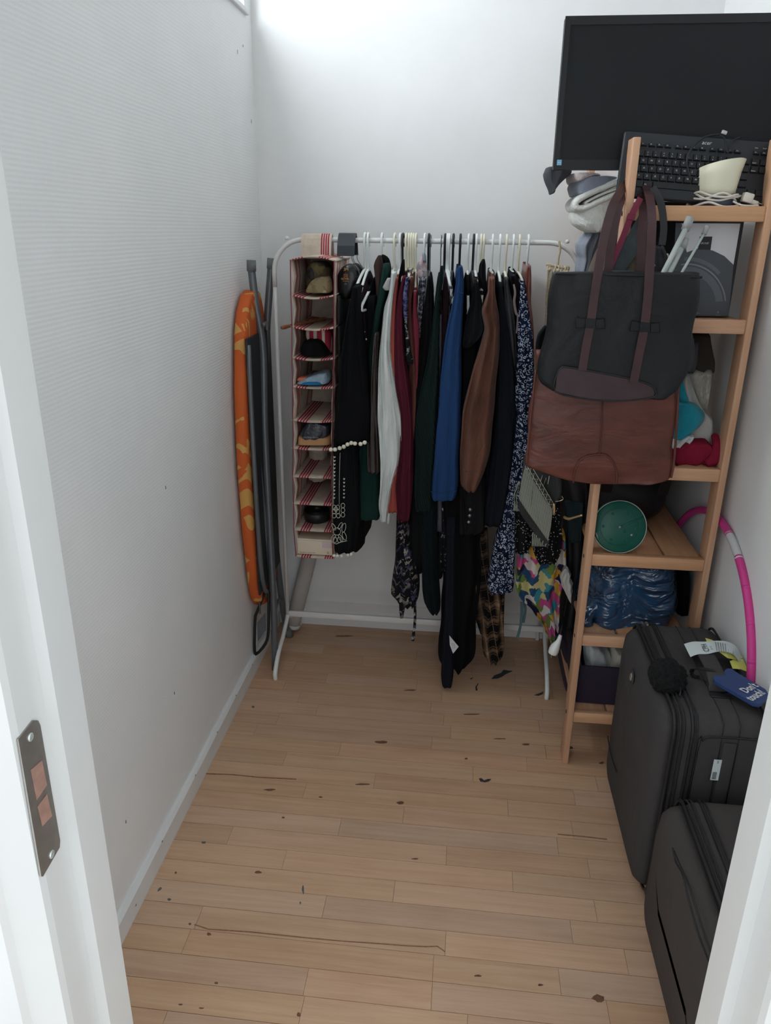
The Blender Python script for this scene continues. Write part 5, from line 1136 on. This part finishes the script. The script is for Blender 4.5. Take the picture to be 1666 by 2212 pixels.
# fifth tier, z = .449 : blue plastic bag
g = thing('plastic_bag', 'shiny dark blue plastic bag stuffed full on the fifth shelf', 'plastic bag', (.51, 2.1, .449))
MB().blob([(1222, 1290, 1450), (1232, 1278, 1466), (1250, 1270, 1480), (1290, 1262, 1484), (1330, 1258, 1482), (1352, 1266, 1470), (1366, 1290, 1450), (1370, 1320, 1420)], 2.03, .30, 40, .55, .010, 3, 6, .6).build('bag_body', BLUEBAG, g)
MB().tube([at(1300, 1300, 2.06), at(1280, 1316, 2.05), at(1268, 1330, 2.045), at(1264, 1345, 2.045)], [.030, .018, .02, .026], 14, 5).build('bag_neck', BLUEBAG, g)
item('black_pouch', 'black cloth pouch at the right of the blue plastic bag', 'pouch', [(1228, 1466, 1492), (1260, 1470, 1496), (1300, 1470, 1494), (1340, 1470, 1490)], BLACK, 2.12, .2, .6, .004)
# lowest tier, z = .185 : aubergine box
g = thing('storage_box', 'dark aubergine fabric storage box on the lowest shelf', 'box', (.5, 2.15, .185))
bx0, bx1, by0, by1, bz0, bz1 = .382, .665, 2.02, 2.33, .1855, .315
MB().rbox((bx0, by0, bz0), (bx1, by0 + .008, bz1), .002).rbox((bx0, by1 - .008, bz0), (bx1, by1, bz1), .002).rbox((bx0, by0 + .006, bz0), (bx0 + .008, by1 - .006, bz1), .002).rbox((bx1 - .008, by0 + .006, bz0), (bx1, by1 - .006, bz1), .002).rbox((bx0 + .006, by0 + .006, bz0), (bx1 - .006, by1 - .006, bz0 + .006), .002).build('box_walls', PBOX, g)
item('plastic_wrap', 'white translucent plastic bag bulging out of the aubergine box', 'plastic bag', [(1405, 1278, 1300), (1415, 1270, 1318), (1432, 1268, 1326), (1448, 1268, 1332), (1470, 1270, 1332)], WRAPW, 2.06, .14, .65, .006)
MB_ = MB().rbox((-.032, -.05, -.07), (.032, .05, .05), .002, 1, Matrix.Translation(at(1332, 1428, 2.12)) @ Matrix.Rotation(.25, 4, 'Y') @ Matrix.Rotation(.2, 4, 'Z')).build('small_carton', CARTON); tag(MB_, 'small cream carton standing in the aubergine box', 'carton')
item('black_sack', 'black fabric sack under the shelves left of the storage box', 'sack', [(1405, 1222, 1246), (1440, 1218, 1243), (1480, 1218, 1238), (1500, 1222, 1234)], PBOX, 2.25, .28, .55, .005)

# ================================================================== BETWEEN RACK AND SHELF
g = thing('woven_shawl', 'grey striped shawl with zigzag border hanging under the brown bag', 'shawl', at(1160, 1180, 2.12))
YS = 2.10
def sheet(name, pts, Y, th, mat, parent, bulge=0.0):
    return MB().prism(P2(pts, Y), (0, th, 0)).build(name, mat, parent)
MB().blob([(990, 1132, 1218), (1040, 1128, 1216), (1070, 1124, 1214), (1095, 1126, 1200)], YS + .012, .05, 24, .6, .006).build('upper_drape', SHAWLP, g)
sheet('striped_panel', [(1136, 1006), (1127, 1040), (1121, 1078), (1135, 1100), (1160, 1135), (1184, 1172), (1190, 1140), (1194, 1106), (1178, 1078), (1155, 1040)], YS, .012, SHAWL, g)
sheet('edge_band', [(1121, 1078), (1119, 1098), (1130, 1118), (1150, 1145), (1172, 1175), (1184, 1186), (1186, 1172), (1160, 1135), (1135, 1100)], YS - .002, .013, SHAWLD, g)
sheet('zigzag_border', [(1137, 1004), (1147, 1008), (1168, 1040), (1186, 1070), (1198, 1092), (1195, 1106), (1178, 1080), (1155, 1042)], YS - .003, .010, SHAWLP, g)
zz = [(1140 + (56 * k / 16) + (4 if k % 2 else -3), 1010 + 88 * k / 16 - (3 if k % 2 else -3)) for k in range(17)]
MB().tube(P2(zz, YS - .004), .0009, 5).build('zigzag_thread', THREAD, g)
for a_, b_2 in (((1138, 1005), (1194, 1104)), ((1149, 1008), (1200, 1094))): MB().tube(P2([a_, b_2], YS - .004), .0008, 5).build('border_thread', THREAD, g)
MB().tube(P2([(1172, 1026), (1167, 1043), (1174, 1052), (1180, 1032), (1184, 1046), (1187, 1028)], YS + .006), .0012, 6).build('zigzag_motif', THREAD, g)
for k in range(9):
    MB().tube(P2([(1152 + k * 3.6, 1150 + k * 3), (1151 + k * 3.5, 1165 + k * 1.5), (1151 + k * 3.4, 1180)], YS - .001 + .001 * (k % 2)), .0022, 6, 3).build('tassel', SHAWL, g)
for k in range(4):
    MB().tube(P2([(1122 - k * .6, 1040 + k * 6), (1115 - k, 1070), (1111 + k * 3, 1103)], YS + .004), .003, 6, 3).build('tassel', SHAWL, g)
g = thing('dotted_scarf', 'black scarf with tiny white dots hanging behind the striped shawl', 'scarf', at(1160, 1220, 2.16))
MB().blob([(1095, 1112, 1150), (1130, 1112, 1152), (1170, 1112, 1152), (1198, 1114, 1138)], 2.165, .04, 22, .65, .005).build('left_fold', DOTS, g)
MB().blob([(1085, 1172, 1212), (1120, 1160, 1214), (1170, 1150, 1216), (1200, 1154, 1212), (1222, 1166, 1200)], 2.145, .05, 24, .65, .005).build('right_fold', DOTS, g)
g = thing('flower_dress', 'colourful flower print dress hanging beside the shelf unit', 'dress', at(1180, 1390, 2.2))
MB().blob([(1160, 1128, 1222), (1206, 1123, 1226), (1236, 1118, 1227), (1274, 1115, 1216), (1296, 1124, 1213), (1316, 1147, 1212), (1332, 1157, 1211), (1352, 1176, 1209), (1380, 1181, 1206), (1391, 1190, 1200)], 2.185, .09, 40, .6, .012, 5, 4, .4).build('skirt', MULTI, g)
MB().ribbon(P2([(1128, 1300), (1127, 1330), (1124, 1355), (1118, 1378)], 2.21), [.012, .010, .008, .009], .003).build('ribbon', TEALST, g)
MB().ribbon(P2([(1134, 1300), (1135, 1320), (1131, 1345)], 2.215), [.010, .008, .008], .003).build('ribbon', TEALST, g)
g = thing('crossbody_bag', 'black crossbody bag with brass clasp hanging beside the shelf post', 'bag', at(1250, 1330, 2.1))
MB().blob([(1000, 1216, 1262), (1060, 1216, 1278), (1120, 1224, 1272), (1200, 1228, 1268), (1280, 1226, 1262), (1340, 1218, 1250), (1360, 1216, 1244)], 2.20, .16, 26, .55, .006).build('bag_body', BLKBAG, g)
MB().blob([(1090, 1222, 1262), (1140, 1226, 1258), (1175, 1230, 1256)], 2.17, .05, 20, .6, .004).build('denim_flap', JEANB, g)
MB().tube(P2([(1197, 1088), (1198, 1100), (1197, 1112)], 2.09), [.0042, .0036, .003], 10, 3).build('brass_clasp', BRASS, g)
MB().tube(P2([(1200, 1083), (1210, 1082), (1217, 1078), (1214, 1072)], 2.09), .0012, 6, 4).build('clasp_ring', SILVER, g)
MB().tube([at(1219, 1117, 2.08), at(1228, 1121, 2.06), at(1240, 1118, 2.04), at(1258, 1113, 2.02)], [.004, .0045, .003, .0028], 10, 4).build('buckle_strap', BRASS, g)
item('white_cloth', 'white and pale blue crumpled cloth between flower dress and post', 'cloth', [(1236, 1222, 1230), (1246, 1216, 1236), (1256, 1212, 1234), (1266, 1215, 1240), (1275, 1216, 1238), (1286, 1222, 1240), (1295, 1226, 1237), (1304, 1232, 1236)], GREYWH, 2.13, .06, .8, .012)
g = thing('power_plug', 'white power plug dangling below the flower dress', 'plug', at(1200, 1420, 2.15))
pa, pb = at(1198, 1400, 2.14), at(1209, 1378, 2.14)
MB().tube([at(1194, 1411, 2.14), at(1197, 1404, 2.14), at(1200, 1397, 2.14), at(1207, 1385, 2.14), at(1211, 1372, 2.14)], [.015, .0165, .015, .008, .005], 14, 4).build('plug_body', WHITEP, g)
MB().tube([at(1211, 1374, 2.14), at(1215, 1350, 2.17), at(1218, 1330, 2.23)], .0022, 8, 4).build('cord', CABLEK, g)
MB().tube(P2([(1192, 1413), (1191, 1421)], 2.14), .0013, 6).build('pin', USB, g)
item('black_pouch', 'black patterned pouch peeking out left of the tote bag', 'pouch', [(706, 1178, 1200), (725, 1163, 1215), (745, 1158, 1215), (775, 1157, 1215), (800, 1160, 1210)], BLACK, 1.96, .04, .7, .004)

# ================================================================== HULA HOOP
g = thing('hula_hoop', 'magenta and white striped hula hoop leaning on the right wall', 'hoop', (.69, 2.0, 0))
hr = .40; hc = Vector((0, 2.005, hr + .012)); seg_n = 28
def hp(a): return Vector((.694 + .008 * math.sin(a) + .012 * -math.cos(a), hc.y + hr * math.cos(a), hc.z + hr * math.sin(a)))
cols_h = []
for k in range(seg_n):
    a0 = 2 * math.pi * k / seg_n; a1 = 2 * math.pi * (k + 1) / seg_n
    MB().tube([hp(a0 + (a1 - a0) * j / 8) for j in [-.4] + list(range(9)) + [8.4]], .0105, 12).build('tape_band', HOOPW if k in (8, 1, 15, 22) else PINK, g)

# ================================================================== SUITCASES
def suitcase(name, label, X0, X1, Y0, Y1, Z0, Z1, mat, bulge, loc):
    s = thing(name, label, 'suitcase', loc)
    MB().rbox((X0, Y0, Z0), (X1, Y1, Z1), .045, 5).build('shell', mat, s)
    # bulging front panel on the -X side
    rings = []
    for i, (ins, dx) in enumerate([(.0, 0), (.004, -bulge * .35), (.012, -bulge * .62), (.04, -bulge * .86), (.10, -bulge), (.16, -bulge * 1.02)]):
        y0, y1, z0, z1 = Y0 + ins + .006, Y1 - ins - .006, Z0 + ins + .006, Z1 - ins - .006; r = max(.05 - ins * .2, .02); ring = []
        for cx_, cz_, a0 in ((y1 - r, z1 - r, 0), (y0 + r, z1 - r, 90), (y0 + r, z0 + r, 180), (y1 - r, z0 + r, 270)):
            for k in range(7):
                q = math.radians(a0 + 15 * k); ring.append(Vector((X0 + .004 + dx, cx_ + r * math.cos(q), cz_ + r * math.sin(q))))
        rings.append(ring)
    MB().loft(rings).build('front_panel', mat, s)
    def edge_loop(x, ins, rad, nm, m_):
        pts = []
        r = .048
        for cx_, cz_, a0 in ((Y1 - ins - r, Z1 - ins - r, 0), (Y0 + ins + r, Z1 - ins - r, 90), (Y0 + ins + r, Z0 + ins + r, 180), (Y1 - ins - r, Z0 + ins + r, 270)):
            for k in range(7):
                q = math.radians(a0 + 15 * k); pts.append(Vector((x, cx_ + r * math.cos(q), cz_ + r * math.sin(q))))
        MB().tube(pts, rad, 6, 0, True).build(nm, m_, s)
    edge_loop(X0 + .004, -.0005, .0042, 'piping', PIPE)
    edge_loop(X0 + .016, -.0015, .0022, 'zip_track', ZIP)
    edge_loop(X0 + .024, -.0020, .0022, 'zip_track', ZIP)
    edge_loop(X0 + .042, -.0025, .0040, 'piping', PIPE)
    edge_loop(X0 + .052, -.0020, .0020, 'zip_track', ZIP)
    return s, edge_loop
SC1 = dict(X0=.487, X1=.706, Y0=1.440, Y1=1.895, Z0=.035, Z1=.552)
s1_, el = suitcase('large_suitcase', 'large anthracite fabric suitcase with airline tags beside the shelf', mat=CASE, bulge=.040, loc=(.6, 1.66, 0), **SC1)
el(SC1['X1'] - .02, -.0015, .0035, 'piping', PIPE)
# near side panel outline, seams across top and side
Yn, Zt = SC1['Y0'], SC1['Z1']
MB().tube([Vector((.545, Yn - .001, .06)), Vector((.545, Yn - .001, .47)), Vector((.552, Yn - .001, .50)), Vector((.575, Yn - .001, .512)), Vector((.70, Yn - .001, .512))], .0025, 6, 4).build('side_panel_piping', PIPE, s1_)
for X in (.592, .628):
    MB().tube([Vector((X, 1.87, Zt - .006)), Vector((X, 1.84, Zt + .0003)), Vector((X, 1.60, Zt + .0003)), Vector((X, 1.50, Zt + .0003)), Vector((X, Yn + .016, Zt - .008)), Vector((X, Yn - .0003, Zt - .06)), Vector((X, Yn - .0003, .08))], .0011, 5, 4).build('seam', PIPE, s1_)
MB().rbox((.597, Yn - .006, .255), (.625, Yn + .002, .50), .003).build('side_handle_strap', CASE, s1_)
MB().rbox((.597, Yn - .012, .19), (.625, Yn + .002, .262), .005).build('side_handle_end', ZIP, s1_)
# barcode sticker
b0 = at(1536, 1685, Yn - .007); b1 = at(1559, 1642, Yn - .007); xb = (b0.x + b1.x) / 2
stk1 = MB().box((xb - .0085, Yn - .0068, b0.z), (xb + .0085, Yn - .0062, b1.z)).build('barcode_sticker', TAGW, s1_)
bars = MB()
for k in range(9): bars.box((xb - .006, Yn - .0071, b0.z + .003 + k * .0022), (xb + .003, Yn - .0067, b0.z + .0042 + k * .0022))
bars.build('barcode_print', PRINTD, stk1)['kind'] = 'stuff'
text_mesh('82L', .005, (xb - .001, Yn - .0071, b1.z - .003), (0, 0, -1), (1, 0, 0), .0001).build('size_print', PRINTD, stk1)
# logo on the front panel
lc = atx(1366, 1462, .452)
MB().lathe([(.0001, .003), (.016, .0025), (.0175, 0)], lc, (-1, 0, 0), 24, False).build('logo_patch', CASE, s1_)
MB().tube([lc + Vector((-.003, .007 * math.cos(q), .010 * math.sin(q))) for q in (2 * math.pi * k / 20 for k in range(20))], .0012, 6, 0, True).build('logo_ring', SILVER, s1_)
# pocket slits on the front panel
def onpanel(px, py, X=.4465): return atx(px, py, X)
for pth in ([(1313, 1590), (1320, 1630), (1332, 1668)],):
    MB().tube([onpanel(*p) for p in pth], .0016, 6, 4).build('pocket_seam', PIPE, s1_)
# zip pulls at the far top corner
for dx in (0, .012):
    MB().rbox((.503 + dx, 1.865, Zt - .012), (.510 + dx, 1.885, Zt - .002), .002).build('zip_pull', SILVER, s1_)
# wheels / corner foot
MB().rbox((.50, Yn - .002, 0), (.545, Yn + .05, .06), .01).build('wheel_housing', BLACKP, s1_)
MB().rbox((.65, Yn - .002, 0), (.70, Yn + .05, .06), .01).build('wheel_housing', BLACKP, s1_)
for X in (.50, .66):
    MB().rbox((X, 1.84, 0), (X + .04, 1.89, .05), .008).build('foot', BLACKP, s1_)
# top carry handle
hd_ = MB().ribbon([(.61, 1.565, Zt + .002), (.61, 1.575, Zt + .022), (.61, 1.62, Zt + .032), (.61, 1.68, Zt + .032), (.61, 1.725, Zt + .022), (.61, 1.735, Zt + .002)], .034, .010, 5, face=(1, 0, 0)) if 0 else MB()
rings = []
for y, z in [(1.555, .001), (1.562, .018), (1.585, .028), (1.62, .032), (1.68, .032), (1.715, .028), (1.735, .018), (1.742, .001)]:
    rings.append([Vector((.61 + .021 * math.copysign(abs(math.cos(q)) ** .6, math.cos(q)), y, Zt + z + .005 * math.sin(q))) for q in (2 * math.pi * k / 14 for k in range(14))])
hd_.loft(rings).build('carry_handle', CASE, s1_)
MB().rbox((.588, 1.745, Zt - .001), (.634, 1.765, Zt + .004), .002).build('handle_anchor', PIPE, s1_)
MB().rbox((.588, 1.53, Zt - .001), (.634, 1.55, Zt + .004), .002).build('handle_anchor', PIPE, s1_)
# airline tag looped round the handle
g = thing('airline_tag', 'white airline baggage tag printed CPH looped on suitcase handle', 'tag', (.6, 1.7, Zt + .04))
def tagpt(px, py, dz=.036): return atz(px, py, Zt + dz)
rowA = [(1478, 1391), (1497, 1386), (1522, 1386), (1550, 1384), (1572, 1386), (1590, 1396), (1602, 1418)]; rowB = [(1492, 1419), (1508, 1413), (1530, 1412), (1552, 1407), (1570, 1408), (1586, 1414), (1597, 1430)]
dz = [.030, .036, .040, .043, .042, .034, .018]
ra = [tagpt(*p, d) for p, d in zip(rowA, dz)]; rb = [tagpt(*p, d) for p, d in zip(rowB, dz)]
ra = spline(ra, 4); rb = spline(rb, 4)
MB().loft([[a, b, b - Vector((0, 0, .0008)), a - Vector((0, 0, .0008))] for a, b in zip(ra, rb)], sm=False).build('paper_strip', TAGW, g)
def ontag(px, py, d): return tagpt(px, py, d)
t0 = ontag(1534, 1408, .0418); tr = (ontag(1524, 1388, .0408) - t0).normalized(); tu = (ontag(1512, 1410, .039) - t0).normalized()
text_mesh('CPH', .020, t0, tr, tu * 1, .0012).build('airport_code', PRINTD, g)
text_mesh('SK 43', .007, ontag(1541, 1404, .0432), tr, tu, .0012).build('flight_code', PRINTD, g)
br = MB()
for k in range(8):
    a = ontag(1546 + k * 5.2, 1387 + k * .9, .0445 - .0022 * max(0, k - 3)); b = ontag(1549 + k * 5.0, 1405 + k * 1.4, .0445 - .0022 * max(0, k - 3))
    br.tube([a, b], .0011, 5)
br.build('barcode_print', PRINTY, g)['kind'] = 'stuff'
g = thing('lime_tag', 'crumpled lime yellow paper tag under the airline tag', 'tag', (.64, 1.68, Zt + .02))
def tri(pts, ds, nm):
    P = [tagpt(x, y, d) for (x, y), d in zip(pts, ds)]
    MB().prism(P, (0, 0, -.0008)).build(nm, TAGY, g)
tri([(1553, 1407), (1575, 1407), (1606, 1420), (1590, 1425), (1572, 1421)], [.041, .038, .016, .022, .034], 'paper_fold')
tri([(1577, 1428), (1590, 1422), (1606, 1424), (1613, 1440), (1618, 1452), (1600, 1445), (1583, 1444)], [.026, .02, .014, .010, .008, .012, .016], 'paper_fold')
tri([(1524, 1378), (1538, 1382), (1545, 1386), (1528, 1387)], [.034, .035, .035, .034], 'paper_corner')
# navy luggage tag
g = thing('luggage_tag', 'navy blue luggage tag reading Don\'t touch tied to the handle', 'tag', (.64, 1.55, Zt + .02))
TP = [(1541, 1464), (1545, 1459), (1556, 1459), (1563, 1456), (1566, 1448), (1572, 1444), (1581, 1444), (1588, 1450), (1654, 1489), (1661, 1500), (1650, 1516), (1641, 1521), (1628, 1519), (1544, 1471)]
tp = [atz(x, y, Zt + .030) for x, y in TP]
MB().prism(tp, (0, 0, -.008)).build('tag_body', TAGB, g)
e0 = atz(1613, 1498, Zt + .0305); er = (atz(1638, 1484, Zt + .0305) - e0).normalized(); eu = er.cross(Vector((0, 0, 1))) * -1
text_mesh("Don't", .027, e0, er, eu, .0008, sx=.78, bold=.0008).build('lettering', PRINTW, g)
text_mesh("touch!", .027, atz(1625, 1515, Zt + .0305), er, eu, .0008, sx=.78, bold=.0008).build('lettering', PRINTW, g)
MB().ribbon([atz(1560, 1452, Zt + .03), atz(1530, 1447, Zt + .034), atz(1502, 1444, Zt + .03), atz(1494, 1452, Zt + .01), atz(1500, 1461, Zt + .004), atz(1512, 1462, Zt + .006)], [.010, .009], .003, 6, face=(0, 0, 1)).build('tag_strap', BLACKP, g)
# black fur pompom tied to the zip
g = thing('fur_pompom', 'black fur pompom hanging on the suitcase zip', 'pompom', atz(1447, 1468, Zt))
bm = bmesh.new(); bmesh.ops.create_icosphere(bm, subdivisions=4, radius=1)
pcx = at(1446, 1470, 1.60); pcx = Vector((.500, 1.580, Zt + .018))
mbp = MB(); rndv = random.Random(3)
vs_ = [pcx + Vector((v.co.x * .040, v.co.y * .050, v.co.z * .036)) * (1 + rndv.uniform(-.10, .16)) for v in bm.verts]; bm.verts.index_update()
mbp.add(vs_, [[v.index for v in f.verts] for f in bm.faces]); bm.free()
mbp.build('fur_ball', FUR, g)
MB().tube([pcx + Vector((.012, -.03, .006)), pcx + Vector((.02, -.045, -.004)), pcx + Vector((.015, -.06, -.012))], .002, 6, 3).build('cord', BLACKP, g)
# smaller suitcase in front
SC2 = dict(X0=.505, X1=.708, Y0=.86, Y1=1.405, Z0=.03, Z1=.388)
s2_, el2 = suitcase('cabin_suitcase', 'smaller taupe grey suitcase nearest the doorway', mat=CASE2, bulge=.055, loc=(.6, 1.13, 0), **SC2)
for pth in ([(1453, 1832), (1460, 1862), (1475, 1890), (1490, 1950), (1510, 2020), (1545, 2110)], [(1456, 1838), (1470, 1870), (1486, 1905), (1505, 1965), (1530, 2040), (1552, 2100)]):
    MB().tube([atx(x, y, .4505) for x, y in pth], .0020, 6, 4).build('pocket_zip', PIPE, s2_)
MB().rbox((.52, 1.36, 0), (.57, 1.40, .05), .008).build('foot', BLACKP, s2_)
for X, Y in ((.65, 1.36), (.52, .88), (.65, .88)): MB().rbox((X, Y, 0), (X + .04, Y + .04, .05), .008).build('foot', BLACKP, s2_)

# ================================================================== LINT AND SCRAPS ON THE FLOOR
for pts, lab in [([(1062, 1467), (1068, 1460), (1082, 1455), (1088, 1448), (1100, 1450), (1107, 1450), (1098, 1454), (1092, 1457), (1085, 1462), (1075, 1466)], 'long dark lint scrap on the floor below the plaid shirt'),
                 ([(1028, 1492), (1027, 1485), (1032, 1478), (1034, 1477), (1030, 1485), (1032, 1491)], 'small curved dark thread on the floor right of the trousers'),
                 ([(1016, 1467), (1022, 1464), (1018, 1468)], 'tiniest dark thread on the floor by the trousers'),
                 ([(1155, 1502), (1164, 1499), (1172, 1496), (1174, 1494), (1173, 1499), (1164, 1503)], 'dark lint beside the right rack foot'),
                 ([(1035, 1683), (1040, 1682), (1046, 1687), (1054, 1684), (1061, 1684), (1056, 1688), (1048, 1690), (1038, 1688)], 'grey dust fluff in the middle of the floor'),
                 ([(1222, 1612), (1236, 1614), (1238, 1617), (1226, 1618)], 'dark fluff beside the shelf post foot')]:
    P = [atz(x, y, .0005) for x, y in pts]
    tag(MB().prism(P, (0, 0, .0025)).build('lint_scrap', LINT), lab, 'lint', 'dark lint scraps on the floor')
bpy.data.scenes.remove(TMP)
